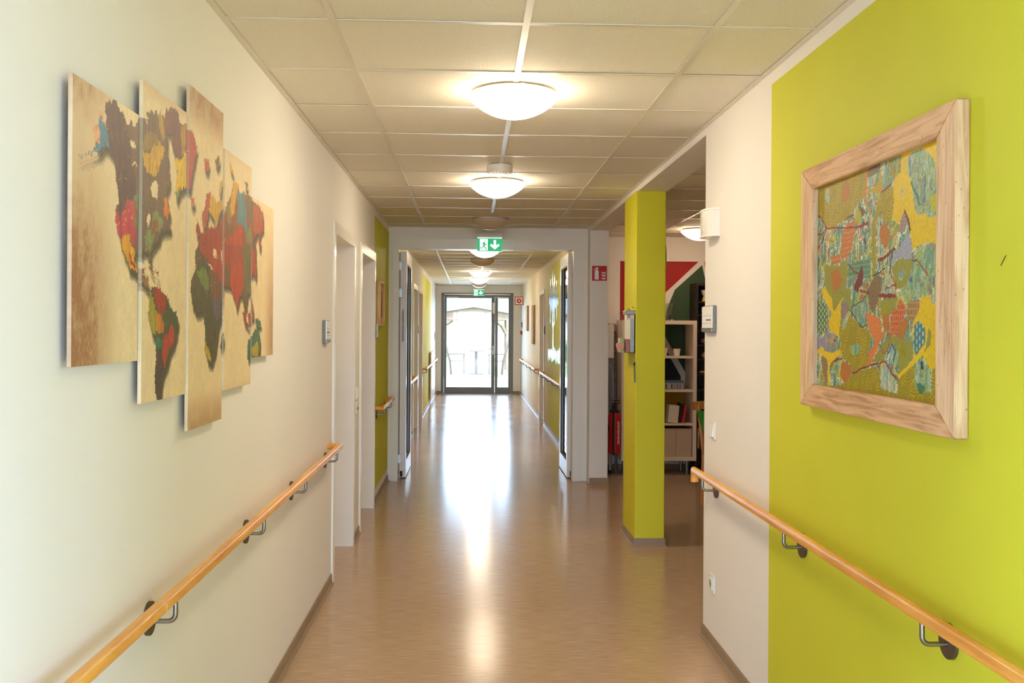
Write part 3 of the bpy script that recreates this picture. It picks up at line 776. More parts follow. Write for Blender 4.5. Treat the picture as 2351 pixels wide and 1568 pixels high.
PAINT_SHAPES = [
 ((148,138,14),1,[(3264,1970),(2812,1967),(2820,1882),(2879,1872),(2947,1838),(2990,1832),(3102,1816),(3149,1829),(3191,1859),(3262,1885)]),
 ((148,138,14),1,[(2715,1878),(2639,1884),(2633,1841),(2655,1795),(2702,1791),(2714,1829),(2750,1806),(2749,1721),(2754,1647),(2775,1648),(2781,1799),(2763,1822)]),
 ((186,116,50),0,[(2971,1955),(2949,1934),(2948,1902),(2984,1882),(3006,1898),(2999,1935)]),
 ((195,205,180),5,[(3148,1951),(3120,1947),(3115,1901),(3139,1901),(3155,1926)]),
 ((228,194,24),0,[(2591,1962),(2380,1964),(2377,1701),(2405,1714),(2473,1717),(2518,1705),(2529,1738),(2545,1784),(2562,1811),(2588,1793),(2610,1781),(2647,1799),(2633,1841),(2642,1894),(2612,1914)]),
 ((128,176,152),5,[(2552,1909),(2548,1952),(2511,1959),(2461,1955),(2408,1921),(2389,1892),(2387,1779),(2415,1776),(2459,1792),(2489,1791),(2509,1811),(2526,1882)]),
 ((186,186,40),0,[(2425,1828),(2388,1831),(2387,1788),(2415,1787)]),
 ((205,215,200),5,[(2589,1873),(2573,1873),(2578,1852),(2592,1849)]),
 ((115,142,50),5,[(2669,1961),(2588,1962),(2595,1916),(2629,1907),(2657,1942)]),
 ((95,152,132),5,[(2722,1940),(2657,1945),(2634,1907),(2657,1889),(2709,1884)]),
 ((215,215,195),0,[(2716,1937),(2698,1937),(2704,1923),(2722,1928)]),
 ((165,140,12),0,[(2657,1940),(2640,1937),(2623,1910),(2640,1906),(2657,1920)]),
 ((70,60,45),3,[(2815,1960),(2722,1963),(2728,1939),(2815,1935)]),
 ((188,156,20),0,[(2820,1890),(2752,1905),(2716,1932),(2709,1880)]),
 ((192,202,182),5,[(2815,1935),(2752,1933),(2758,1906),(2802,1905)]),
 ((218,122,40),0,[(2822,1968),(2810,1967),(2819,1882),(2832,1886)]),
 ((202,102,42),4,[(2947,1822),(2906,1828),(2898,1798),(2912,1773),(2925,1748),(2959,1713),(3017,1718),(3011,1769),(2997,1805)]),
 ((202,102,42),4,[(3104,1726),(3025,1734),(3017,1709),(3054,1698),(3100,1712)]),
 ((186,116,50),0,[(2719,1788),(2690,1797),(2661,1772),(2660,1738),(2689,1719),(2719,1743),(2728,1769)]),
 ((178,172,30),0,[(2899,1851),(2866,1860),(2845,1831),(2878,1804),(2899,1822)]),
 ((100,85,75),0,[(2879,1861),(2846,1855),(2826,1837),(2852,1827)]),
 ((130,135,155),3,[(2609,1713),(2540,1753),(2523,1715),(2523,1681),(2603,1689),(2642,1677),(2648,1689)]),
 ((96,80,76),3,[(2604,1759),(2588,1788),(2572,1810),(2556,1805),(2550,1775),(2566,1758)]),
 ((45,35,30),0,[(2838,1766),(2818,1754),(2815,1740),(2834,1748)]),
 ((45,35,30),0,[(2845,1813),(2833,1812),(2835,1800),(2846,1802)]),
 ((140,182,140),5,[(2518,1680),(2473,1713),(2405,1712),(2377,1692),(2376,1627),(2517,1635)]),
 ((152,166,50),5,[(2667,1797),(2599,1778),(2604,1762),(2654,1750)]),
 ((70,130,110),4,[(2952,1694),(2863,1704),(2792,1704),(2785,1648),(2958,1657)]),
 ((150,150,62),0,[(2639,1641),(2631,1671),(2598,1686),(2523,1681),(2517,1635)]),
 ((150,150,62),0,[(3010,1709),(2966,1711),(2951,1657),(3107,1665),(3031,1688)]),
 ((150,150,62),0,[(3154,1704),(2955,1692),(2976,1627),(2933,1619),(2932,1570),(2946,1562),(2991,1602),(3059,1562),(3082,1556),(3115,1606),(3153,1640)]),
 ((150,150,62),0,[(2648,1673),(2522,1665),(2535,1635),(2556,1614),(2595,1606),(2618,1622)]),
 ((150,190,165),5,[(2604,1655),(2568,1659),(2559,1643),(2584,1628),(2601,1638)]),
 ((186,116,50),0,[(3104,1678),(3061,1687),(3030,1685),(3003,1656),(3022,1631),(3060,1616),(3084,1637)]),
 ((228,194,24),0,[(3182,1629),(3157,1637),(3091,1597),(3074,1556),(2991,1602),(3017,1575),(3020,1527),(3027,1482),(3057,1482),(3109,1502),(3114,1528),(3090,1551),(3148,1590)]),
 ((80,122,74),2,[(3259,1602),(3148,1587),(3122,1540),(3138,1499),(3196,1475),(3240,1505),(3254,1559)]),
 ((90,75,75),3,[(3005,1572),(2987,1591),(2946,1560),(3005,1524),(3013,1555)]),
 ((148,138,14),1,[(2939,1546),(2861,1510),(2827,1505),(2794,1494),(2780,1474),(2799,1447),(2805,1400),(2914,1372),(2943,1401),(3003,1415),(3003,1457),(3027,1482),(3012,1527)]),
 ((205,212,180),5,[(3004,1513),(2975,1544),(2946,1543),(2974,1505),(2997,1499)]),
 ((120,174,144),5,[(2937,1450),(2867,1462),(2853,1446),(2894,1424),(2929,1428)]),
 ((228,194,24),0,[(3251,1425),(3187,1443),(3136,1428),(3072,1428),(3018,1443),(3010,1426),(3080,1402),(3107,1383),(3110,1320),(3122,1319),(3124,1400),(3178,1422)]),
 ((150,140,168),0,[(3279,1493),(3239,1487),(3196,1469),(3121,1490),(3065,1482),(3026,1451),(3072,1428),(3128,1429),(3178,1446),(3256,1426),(3278,1429)]),
 ((178,138,132),5,[(3146,1481),(3065,1479),(3034,1454),(3072,1431),(3137,1435)]),
 ((30,25,25),0,[(3067,1471),(3059,1471),(3059,1462),(3067,1462)]),
 ((90,70,46),3,[(3178,1419),(3128,1403),(3127,1330),(3143,1329),(3173,1381)]),
 ((148,138,14),1,[(3276,1319),(3118,1322),(3016,1328),(2928,1366),(2798,1390),(2728,1398),(2715,1340),(2608,1329),(2597,1379),(2505,1411),(2499,1360),(2407,1343),(2404,1415),(2370,1416),(2373,1316),(2727,1317),(3001,1312),(3276,1310)]),
 ((186,116,50),0,[(3002,1399),(2965,1405),(2921,1382),(2935,1363),(2979,1336),(3017,1359)]),
 ((205,205,175),5,[(2707,1626),(2648,1673),(2618,1622),(2623,1593),(2713,1598)]),
 ((112,36,52),0,[(2904,1635),(2870,1665),(2850,1688),(2839,1658),(2849,1632),(2883,1609),(2911,1621)]),
 ((78,62,42),3,[(2809,1609),(2783,1637),(2751,1653),(2707,1643),(2713,1606),(2743,1571),(2769,1546),(2795,1570)]),
 ((110,160,150),5,[(2932,1562),(2808,1596),(2794,1552),(2827,1510),(2861,1510),(2903,1537)]),
 ((192,102,46),3,[(2821,1552),(2718,1530),(2705,1487),(2675,1495),(2717,1467),(2741,1443),(2785,1396),(2805,1400),(2793,1440),(2754,1464),(2794,1499)]),
 ((150,150,62),0,[(2719,1581),(2612,1590),(2600,1582),(2634,1554),(2652,1539),(2718,1543)]),
 ((166,150,10),0,[(2703,1570),(2688,1577),(2670,1554),(2687,1542),(2703,1550)]),
 ((186,116,50),0,[(2709,1543),(2658,1539),(2654,1495),(2693,1495)]),
 ((140,182,144),5,[(2522,1660),(2427,1661),(2426,1588),(2502,1575),(2567,1576),(2589,1604),(2556,1614),(2535,1635)]),
 ((58,110,172),0,[(2537,1630),(2524,1639),(2517,1622),(2529,1618)]),
 ((160,112,62),4,[(2555,1552),(2528,1575),(2476,1576),(2475,1546),(2517,1519),(2544,1524)]),
 ((204,82,36),4,[(2651,1485),(2652,1534),(2629,1561),(2611,1553),(2595,1582),(2566,1567),(2555,1552),(2566,1524),(2599,1514),(2610,1485)]),
 ((186,116,50),0,[(2610,1500),(2594,1522),(2544,1524),(2544,1500),(2565,1485),(2554,1466),(2576,1461),(2604,1478)]),
 ((228,194,24),0,[(2377,1589),(2426,1586),(2471,1581),(2476,1551),(2512,1519),(2522,1495),(2511,1458),(2505,1427),(2597,1383),(2632,1399),(2597,1371),(2505,1411),(2454,1438),(2418,1401),(2370,1411),(2372,1589)]),
 ((150,150,62),0,[(2651,1485),(2604,1478),(2522,1476),(2510,1430),(2537,1410),(2592,1386),(2603,1407),(2650,1458),(2674,1437),(2692,1414),(2766,1407),(2717,1454)]),
 ((152,142,10),0,[(2590,1451),(2570,1459),(2554,1445),(2553,1426),(2575,1428)]),
 ((160,196,192),5,[(2668,1440),(2639,1460),(2598,1439),(2609,1402),(2644,1411)]),
 ((70,132,142),2,[(2511,1505),(2480,1523),(2444,1505),(2439,1477),(2469,1449),(2495,1432),(2511,1458)]),
 ((150,150,62),0,[(2424,1505),(2412,1495),(2414,1464),(2449,1443),(2434,1477)]),
 ((205,212,185),5,[(2416,1588),(2396,1601),(2382,1591),(2386,1571),(2403,1563),(2416,1572)]),
 ((208,212,190),5,[(2710,1406),(2673,1410),(2632,1372),(2608,1363),(2619,1331),(2715,1340)]),
 ((132,182,150),5,[(2494,1416),(2458,1426),(2413,1399),(2408,1347),(2473,1338),(2504,1360)]),
 ((50,50,55),0,[(2469,1419),(2458,1422),(2451,1402),(2466,1401)]),
 ((66,126,96),0,[(2491,1360),(2468,1366),(2442,1356),(2452,1342),(2478,1338)]),
]
PAINT_LINES = [
 ((140,30,35),3,[(3258,1884),(3191,1862),(3141,1822),(2997,1811),(2878,1799)]),
 ((140,30,35),5,[(2878,1799),(2806,1804)]),
 ((140,30,35),3,[(3141,1822),(3173,1788),(3239,1756)]),
 ((140,30,35),5,[(2736,1695),(2688,1697),(2626,1719)]),
 ((140,30,35),4,[(2715,1880),(2657,1889)]),
 ((105,35,35),5,[(2567,1811),(2545,1784),(2534,1759)]),
 ((140,30,35),3,[(2983,1831),(2920,1842),(2933,1831)]),
 ((140,30,35),2,[(2523,1678),(2492,1676),(2432,1637)]),
 ((222,150,110),3,[(2820,1879),(2787,1805),(2780,1774)]),
 ((140,30,35),3,[(2952,1694),(2924,1677),(2876,1661)]),
 ((140,30,35),3,[(3257,1811),(3190,1807),(3141,1822)]),
 ((140,30,35),3,[(2654,1673),(2641,1640),(2618,1622),(2623,1590)]),
 ((140,30,35),6,[(2623,1590),(2719,1595)]),
 ((140,30,35),2,[(2689,1612),(2618,1622)]),
 ((140,30,35),4,[(2862,1614),(2795,1604)]),
 ((40,30,30),2,[(2946,1562),(2889,1529),(2847,1505),(2814,1513)]),
 ((40,30,30),2,[(2932,1565),(2848,1584),(2815,1599)]),
 ((40,30,30),2,[(2770,1652),(2720,1659),(2692,1668)]),
 ((140,30,35),4,[(3264,1423),(3237,1397),(3233,1364),(3258,1338)]),
 ((140,30,35),3,[(3103,1381),(3072,1402),(3003,1410)]),
 ((140,30,35),3,[(2914,1372),(2792,1398),(2685,1412),(2649,1386),(2603,1366)]),
 ((150,90,100),3,[(2717,1457),(2698,1437),(2668,1442),(2651,1482)]),
 ((50,100,140),4,[(2668,1435),(2639,1460),(2615,1441),(2632,1411)]),
 ((228,194,24),3,[(2505,1427),(2469,1449),(2434,1473),(2429,1500)]),
 ((50,110,150),4,[(2537,1948),(2534,1901)]),
 ((50,110,150),4,[(2450,1880),(2454,1818)]),
 ((40,120,120),5,[(2526,1877),(2479,1817)]),
 ((60,90,150),3,[(2643,1713),(2659,1650)]),
]

# ================================================================ PRINTED AND PAINTED PICTURES
def vnoise(x, y, seed=0):
    xi, yi = np.floor(x).astype(np.int64), np.floor(y).astype(np.int64)
    fx, fy = x - xi, y - yi
    fx, fy = fx * fx * (3 - 2 * fx), fy * fy * (3 - 2 * fy)
    def h(a, b):
        n = (a * 374761393 + b * 668265263 + seed * 982451653) & 0xffffffff
        n = ((n ^ (n >> 13)) * 1274126177) & 0xffffffff
        return ((n ^ (n >> 16)) & 0xffff) / 65535.0
    return (h(xi, yi) * (1 - fx) + h(xi + 1, yi) * fx) * (1 - fy) + (h(xi, yi + 1) * (1 - fx) + h(xi + 1, yi + 1) * fx) * fy
def fbm(x, y, seed=0, o=4):
    s, a, t = 0, 0.5, 0
    for k in range(o):
        s = s + a * vnoise(x * 2 ** k, y * 2 ** k, seed + k); t += a; a *= 0.55
    return s / t
def inside(px, py, poly):
    r = np.zeros(px.shape, bool)
    xs = [p[0] for p in poly]; ys = [p[1] for p in poly]
    sel = (px >= min(xs)) & (px <= max(xs)) & (py >= min(ys)) & (py <= max(ys))
    if not sel.any(): return r
    x, y = px[sel], py[sel]
    c = np.zeros(x.shape, bool)
    for (x0, y0), (x1, y1) in zip(poly, poly[1:] + poly[:1]):
        if y0 == y1: continue
        c ^= ((y0 > y) != (y1 > y)) & (x < (x1 - x0) * (y - y0) / (y1 - y0) + x0)
    r[sel] = c
    return r
def sstep(a, b, v):
    t = np.clip((v - a) / (b - a), 0, 1); return t * t * (3 - 2 * t)
def s2l(c):
    c = np.clip(c, 0, 255) / 255
    return np.where(c <= 0.04045, c / 12.92, ((c + 0.055) / 1.055) ** 2.4)

def map_print(Y, Z):
    """five-panel map print; Y, Z in mm along the wall"""
    m1, m2 = fbm(Y / 28, Z / 40, 5), fbm(Y / 5, Z / 9, 9, 3)
    w = sstep(2300, 2000, Y) * (.30 + .70 * sstep(1850, 1520, Z)) + .65 * sstep(2030, 2160, Z) + .5 * sstep(1330, 1205, Z)
    w = w + .55 * sstep(3800, 4000, Y) * sstep(1950, 1500, Z) + .35 * sstep(1900, 1995, Z) * sstep(2350, 2000, Y)
    w = np.clip(w * (.35 + 1.3 * m1) * (.55 + .9 * m2), 0, 1)[:, None]
    col = np.array([236, 212, 168.]) * (1 - w) + np.array([160, 112, 74.]) * w
    col = col * (.955 + .09 * m2[:, None]) * (.96 + .08 * m1[:, None])
    par = col.copy()
    dy = (fbm(Y / 14, Z / 14, 21, 3) - .5) * 22 + (vnoise(Y / 3, Z / 3, 3) - .5) * 6
    dz = (fbm(Y / 14, Z / 14, 33, 3) - .5) * 22 + (vnoise(Y / 3, Z / 3, 8) - .5) * 6
    yy, zz = Y + dy, Z + dz
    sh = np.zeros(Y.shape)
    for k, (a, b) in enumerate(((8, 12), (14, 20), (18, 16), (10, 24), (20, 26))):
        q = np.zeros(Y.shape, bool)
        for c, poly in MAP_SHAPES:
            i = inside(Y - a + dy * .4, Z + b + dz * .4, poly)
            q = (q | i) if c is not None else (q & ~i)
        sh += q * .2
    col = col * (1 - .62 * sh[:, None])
    streak = fbm(Y / 9, Z / 70, 41, 3)
    fine = vnoise(Y / 2.2, Z / 6, 77)
    for k, (c, poly) in enumerate(MAP_SHAPES):
        i = inside(yy, zz, poly)
        if c is None:
            col[i] = par[i]
        else:
            col[i] = np.array(c, float) * (.80 + .40 * streak[i, None] + .14 * fine[i, None]) * .84 + np.array([128, 100, 72.]) * .16
            # blobs of the neighbouring colours worked into the wet paint
            j = i & (fbm(Y / 12, Z / 30, 100 + k, 2) > .70)
            col[j] = col[j] * .72 + np.array([150, 110, 60.]) * .28
    fl = (vnoise(Y / 3.0, Z / 4.5, 12) > .965)
    col[fl] = par[fl]
    return s2l(col)

def painting(Y, Z):
    s1, s2, s3 = fbm(Y / 16, Z / 42, 2, 4), fbm((Y + Z * .4) / 11, (Z - Y * .3) / 50, 7, 3), fbm(Y / 6, Z / 6, 15, 3)
    base = np.array([108, 168, 150.]) * np.ones((len(Y), 1))
    def put(mask, c, k=1.0): base[mask] = base[mask] * (1 - k) + np.array(c, float) * k
    put(s1 > .56, (204, 212, 192)); put((s2 > .58), (196, 188, 62), .85); put(s2 < .36, (66, 140, 132), .8)
    put((s3 > .70) & (s1 > .4), (58, 108, 140), .8); put((s3 < .27), (122, 150, 70), .7); put(fbm(Y / 20, Z / 14, 60, 3) > .69, (200, 84, 52), .7)
    put(fbm(Y / 5, Z / 5, 64, 2) > .80, (60, 48, 42), .9)
    put(np.abs(s2 - .47) < .011, (70, 60, 60), .8); put(np.abs(s1 - .50) < .010, (150, 50, 45), .7)
    put(np.abs(fbm(Y / 30, Z / 60, 88, 3) - .5) < .02, (232, 234, 222), .9)
    soft = base.copy()
    dy = (fbm(Y / 16, Z / 16, 23, 3) - .5) * 9; dz = (fbm(Y / 16, Z / 16, 37, 3) - .5) * 9
    yy, zz = Y + dy, Z + dz
    row = np.floor(Z / 34); cxx = (Y / 76 + .5 * (row % 2)); cu = (cxx - np.floor(cxx) - .5) * 76
    cv = Z - row * 34 - 34
    rad = np.sqrt(cu ** 2 + (cv * 1.15) ** 2)
    scales = (np.sin(rad / 10.5 * 2 * np.pi + dy * .25) > .15)
    ca = (np.floor(Y / 42) + np.floor(Z / 42)) % 2 == 0
    hatch = np.where(ca, np.sin((Y + Z * .9) / 9 * 6.28), np.sin((Y - Z * .9) / 9 * 6.28)) > .1
    gx, gz = (Y / 17) % 1 - .5, (Z / 20 + .5 * (np.floor(Y / 17) % 2)) % 1 - .5
    dots = (np.abs(gx) < .20) & (np.abs(gz) < .27)
    cross = (np.abs(((Y + dy) / 13) % 1 - .5) < .13) | (np.abs(((Z + dz) / 15) % 1 - .5) < .12)
    mott = (.92 + .16 * s3[:, None])
    for c, pat, poly in PAINT_SHAPES:
        i = inside(yy, zz, poly)
        if not i.any(): continue
        c = np.array(c, float)
        base[i] = (c * mott[i]) if pat != 5 else c * .46 * mott[i] + soft[i] * .54
        if pat == 1:
            base[i & scales] = np.array([198, 166, 30.])
            j = i & scales & (s2 > .5); base[j] = np.array([168, 152, 40.])
        elif pat == 2: base[i & dots] = np.array([214, 218, 190.])
        elif pat == 3:
            lum = c.mean(); base[i & hatch] = np.clip(c * (1.9 if lum < 100 else 1.28) + 22, 0, 245)
        elif pat == 4: base[i & cross] = c * .5 + np.array([196, 200, 150.]) * .5
    for c, w, pts in PAINT_LINES:
        for (a, b), (p, q) in zip(pts, pts[1:]):
            L2 = (p - a) ** 2 + (q - b) ** 2 + 1e-6
            t = np.clip(((yy - a) * (p - a) + (zz - b) * (q - b)) / L2, 0, 1)
            d = np.hypot(yy - a - t * (p - a), zz - b - t * (q - b))
            base[d < w * .85] = np.array(c, float)
    base *= .97
    return s2l(base)

def art_board(name, y0, y1, z0, z1, xf, xb, step, fn, m, parent, side=(236, 222, 200), sidemix=.42):
    """board standing on the wall: front face at xf carries the print in a colour attribute, plain back at xb"""
    ny, nz = int((y1 - y0) / step[0]) + 1, int((z1 - z0) / step[1]) + 1
    ys, zs = np.linspace(y0, y1, ny), np.linspace(z0, z1, nz)
    Yg, Zg = np.meshgrid(ys, zs, indexing='ij')
    F = np.stack([np.full(ny * nz, xf), Yg.ravel(), Zg.ravel()], 1)
    cF = fn(F[:, 1] * 1000, F[:, 2] * 1000)
    idx = np.arange(ny * nz).reshape(ny, nz)
    q = np.stack([idx[:-1, :-1], idx[1:, :-1], idx[1:, 1:], idx[:-1, 1:]], -1).reshape(-1, 4)
    if xf < xb: q = q[:, ::-1]
    ring = np.concatenate([idx[:, 0], idx[-1, 1:], idx[-2::-1, -1], idx[0, -2:0:-1]])
    n = len(ring)
    R1 = F[ring].copy(); R2 = R1.copy(); R2[:, 0] = xb
    cs = cF[ring] * (1 - sidemix) + s2l(np.array(side, float)) * sidemix
    o1, o2 = ny * nz, ny * nz + n
    k = np.arange(n); k2 = (k + 1) % n
    sq = np.stack([o1 + k, o2 + k, o2 + k2, o1 + k2], 1)
    if xf < xb: sq = sq[:, ::-1]
    org = np.array(ORG[parent.name])
    V = np.concatenate([F, R1, R2]) - org
    C = np.concatenate([cF, cs, cs])
    quads = np.concatenate([q, sq])
    back = (o2 + k) if xf > xb else (o2 + k)[::-1]
    me = bpy.data.meshes.new(name)
    me.vertices.add(len(V)); me.vertices.foreach_set('co', V.astype(np.float32).ravel())
    nl = quads.size + n
    me.loops.add(nl)
    me.loops.foreach_set('vertex_index', np.concatenate([quads.ravel(), back]).astype(np.int32))
    me.polygons.add(len(quads) + 1)
    me.polygons.foreach_set('loop_start', np.concatenate([np.arange(len(quads)) * 4, [quads.size]]).astype(np.int32))
    me.update(calc_edges=True)
    at = me.color_attributes.new('Col', 'FLOAT_COLOR', 'POINT')
    at.data.foreach_set('color', np.concatenate([C, np.ones((len(C), 1))], 1).astype(np.float32).ravel())
    me.materials.append(m)
    o = bpy.data.objects.new(name, me); COL.objects.link(o)
    o.parent = parent
    ORG[o.name] = ORG[parent.name]
    return o

M['canvas'] = mat_attr('printed_canvas', .5, bump=((700, 700, 700), .08))
M['paint'] = mat_attr('acrylic_painting', .42, bump=((160, 160, 160), .3))
PAN = [(2.000, 2.390, 1.415, 1.994, 'outermost of five map panels, with a brown parchment ocean and Alaska in blue'),
       (2.419, 2.785, 1.311, 2.085, 'second of five map panels, showing Canada, Greenland and South America'),
       (2.813, 3.190, 1.206, 2.170, 'tallest and middle map panel, showing Africa and western Europe'),
       (3.212, 3.600, 1.294, 2.063, 'fourth of five map panels, showing Siberia, India and central Asia in red'),
       (3.616, 4.000, 1.387, 1.962, 'shortest map panel nearest the doors, showing east Asia and Australia')]
for a, b, c, d, lab in PAN:
    t = thing('map_panel', lab, 'wall art', (XL + .008, (a + b) / 2, c), 'five-part world map print')
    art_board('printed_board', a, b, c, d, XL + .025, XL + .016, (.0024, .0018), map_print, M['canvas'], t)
    bm = boxm(XL + .0005, XL + .016, a + .06, b - .06, (c + d) / 2 - .03, (c + d) / 2 + .03)
    obj('hanging_block', bm, M['leaf'], t)

# ---- framed painting on the green wall
FY0, FY1, FZ0, FZ1 = 2.255, 3.335, 1.248, 2.033
IY0, IY1, IZ0, IZ1 = 2.353, 3.222, 1.320, 1.960
M['pine_y'] = mat_wood('weathered_pine_long', (190, 142, 102), (228, 188, 148), axis=1, scale=15, rough=.6, knots=.75)
M['pine_z'] = mat_wood('weathered_pine_upright', (204, 164, 126), (236, 204, 168), axis=2, scale=15, rough=.6, knots=.75)
pf = thing('framed_painting', 'colourful abstract fish painting in a rough pine frame on the lime green wall', 'painting', (XR, (FY0 + FY1) / 2, FZ0))
def board(name, pts, m):
    bm = polym(pts, 0, XR - .034, XR - .001)
    bmesh.ops.bevel(bm, geom=bm.edges[:], offset=.0022, segments=2, affect='EDGES')
    return obj(name, bm, m, pf)
g = .0006
board('frame_board', [(FY0 + g, FZ1), (FY1 - g, FZ1), (IY1 - g, IZ1), (IY0 + g, IZ1)], M['pine_y'])
board('frame_board', [(FY0 + g, FZ0), (FY1 - g, FZ0), (IY1 - g, IZ0), (IY0 + g, IZ0)], M['pine_y'])
board('frame_board', [(FY0, FZ0 + g), (FY0, FZ1 - g), (IY0, IZ1 - g), (IY0, IZ0 + g)], M['pine_z'])
board('frame_board', [(FY1, FZ0 + g), (FY1, FZ1 - g), (IY1, IZ1 - g), (IY1, IZ0 + g)], M['pine_z'])
art_board('canvas', IY0 - .02, IY1 + .02, IZ0 - .02, IZ1 + .02, XR - .016, XR - .006, (.0024, .0018), painting, M['paint'], pf)

# ================================================================ HANDRAILS
M['rosette'] = mat('bronzed_steel_rosette', (112, 98, 86), .45, .85)
def handrail(label, side, y0, y1, brackets, rets, joint=None, z=.820, r=.0178):
    s = 1 if side == 'L' else -1
    xw = XL if side == 'L' else XR
    xr = xw + s * .069
    t = thing('handrail', label, 'handrail', (xw, (y0 + y1) / 2, z - .1), 'beech handrails along the corridor')
    path = [(xr, y0, z), (xr, y1, z)]
    if rets[0]: path = [(xw, y0, z)] + path
    if rets[1] == 1: path = path + [(xw, y1, z)]
    if rets[1] == 'down': path = path + [(xr, y1, z - .052)]
    rail = obj('rail', tubem(path, r, 28), M['rail'], t, smooth=50)
    if joint:
        obj('joint', lathem([(r + .0006, joint), (r + .0006, joint + .0022)], (xr, 0, z), 'Y', 28), M['leaf'], rail)
    for yb in brackets:
        zb = .752
        R = .018
        pts = [(xw + s * .006, yb, zb), (xr - s * R, yb, zb)]
        pts += [(xr - s * R + s * R * math.sin(a), yb, zb + R - R * math.cos(a)) for a in (math.pi / 8, math.pi / 4, 3 * math.pi / 8)]
        pts += [(xr, yb, zb + R), (xr, yb, z - r + .003)]
        b = obj('bracket', tubem(pts, .0062, 12), M['steel'], t, smooth=40)
        pl = [(yb + .0425 * math.cos(2 * math.pi * k / 28), .759 + .0425 * math.sin(2 * math.pi * k / 28)) for k in range(28)]
        obj('wall_plate', polym(pl, 0, *sorted((xw + s * .0004, xw + s * .009))), M['rosette'], b)
    return t
handrail('long beech handrail on the white wall below the world map', 'L', .9, 5.72, [1.5, 2.56, 3.64, 4.55, 5.60], (0, 1), joint=2.43)
handrail('beech handrail crossing from the lime green wall to the light switch', 'R', .9, 4.76, [1.3, 2.336, 3.39, 4.60], (0, 'down'))
handrail('short beech handrail under the small framed picture on the green field', 'L', 8.44, 9.60, [8.62, 9.42], (1, 1))
handrail('beech handrail between the fire door leaf and the far doors', 'L', 10.95, 13.9, [11.2, 12.5, 13.7], (1, 1))
handrail('far beech handrail passing in front of the radiator', 'L', 16.66, 21.9, [16.8, 18.0, 19.05, 21.6], (1, 1))
handrail('beech handrail running below the mirror foil tree', 'R', 12.0, 15.48, [12.2, 13.2, 14.2, 15.3], (1, 1))
handrail('far beech handrail below the two hanging pictures', 'R', 16.7, 22.0, [16.9, 18.1, 19.4, 20.7, 21.8], (1, 1))

# ================================================================ CEILING FITTINGS
M['lit'] = mat_emit('lit_opal_glass', (1.0, .83, .61), LAMP_STRENGTH)
M['lit_warm'] = mat_emit('lit_opal_glass_warm', (1.0, .70, .44), LAMP_STRENGTH * .5)
M['unlit'] = mat('unlit_opal_glass', (206, 190, 168), .25)
M['lampbase'] = mat('lamp_base_lacquer', (236, 232, 224), .4)
def lamp(x, y, lit, label, sc=1.0):
    t = thing('ceiling_lamp', label, 'lamp', (x, y, ZC), 'round opal ceiling lamps')
    obj('base_plate', lathem([(.160 * sc, ZC), (.160 * sc, ZC - .005), (.178 * sc, ZC - .007), (.1845 * sc, ZC - .0145), (.15 * sc, ZC - .015)], (x, y, 0), n=40), M['lampbase'], t, smooth=40)
    a_, h_ = .189 * sc, .085 * sc
    R_ = (a_ * a_ + h_ * h_) / (2 * h_)
    pr = [(.1835 * sc, ZC - .0153), (.1865 * sc, ZC - .0175), (a_ - .0006, ZC - .0205), (a_, ZC - .024), (a_ - .002, ZC - .028)]
    t0 = math.asin(a_ / R_)
    for k in range(1, 13):
        th = t0 * (1 - k / 12)
        pr.append((max(.001, R_ * math.sin(th) - .002 * (1 - k / 12)), ZC - .027 - (R_ * math.cos(th) - (R_ - h_))))
    obj('diffuser', lathem(pr, (x, y, 0), n=48), (M['lit_warm'] if lit == 'warm' else M['lit']) if lit else M['unlit'], t, smooth=50)
    for k in range(3):
        a = 2 * math.pi * k / 3 - 1.4
        cx, cyy = x + 1.0 * .166 * sc * math.cos(a), y + 1.0 * .166 * sc * math.sin(a)
        obj('clip', boxm(cx - .010, cx + .010, cyy - .006, cyy + .006, ZC - .0142, ZC - .0015), M['lampbase'], t)
    return t
lamp(.172, 4.18, True, 'nearest lit round opal ceiling lamp, between the map and the painting')
lamp(.169, 6.72, True, 'lit round opal ceiling lamp just behind the white smoke detector')
lamp(.166, 9.0, False, 'unlit round ceiling lamp above the green exit sign at the fire doors', .90)
lamp(.164, 12.4, True, 'first lit round ceiling lamp beyond the fire doors')
lamp(.155, 14.3, False, 'unlit ceiling lamp between lit ones beyond the fire doors', .95)
lamp(.155, 17.3, True, 'second lit round ceiling lamp beyond the fire doors')
lamp(.150, 19.75, True, 'third lit ceiling lamp beyond the fire doors, closest to the garden door')
lamp(.170, 21.9, False, 'unlit ceiling lamp above the far green exit sign', .9)
lamp(2.245, 9.75, 'warm', 'lit round opal ceiling lamp in the side lounge')

t = thing('smoke_detector', 'white drum shaped smoke detector on the ceiling before the second lamp', 'detector', (.167, 6.06, ZC))
obj('housing', lathem([(.074, ZC), (.074, ZC - .004), (.0785, ZC - .005), (.0785, ZC - .044), (.076, ZC - .047)], (.167, 6.06, 0), n=40), M['white'], t, smooth=40)
obj('cover', lathem([(.0755, ZC - .047), (.074, ZC - .052), (.001, ZC - .053)], (.167, 6.06, 0), n=40), M['signwhite'], t, smooth=40)
for k in range(5):
    a = -2.3 + .35 * k
    px_, py_ = .167 + .055 * math.cos(a), 6.06 + .055 * math.sin(a)
    obj('vent', lathem([(.004, ZC - .0545), (.004, ZC - .051)], (px_, py_, 0), n=8), M['darksteel'], t)
t = thing('ceiling_sensor', 'small round sensor with stepped collar behind the second lit lamp', 'detector', (.172, 7.32, ZC))
obj('collar', lathem([(.048, ZC), (.048, ZC - .010), (.040, ZC - .018), (.040, ZC - .026)], (.172, 7.32, 0), n=28), M['white'], t, smooth=35)
obj('sensor_head', lathem([(.030, ZC - .026), (.030, ZC - .036), (.024, ZC - .044), (.001, ZC - .046)], (.172, 7.32, 0), n=28), M['white'], t, smooth=35)

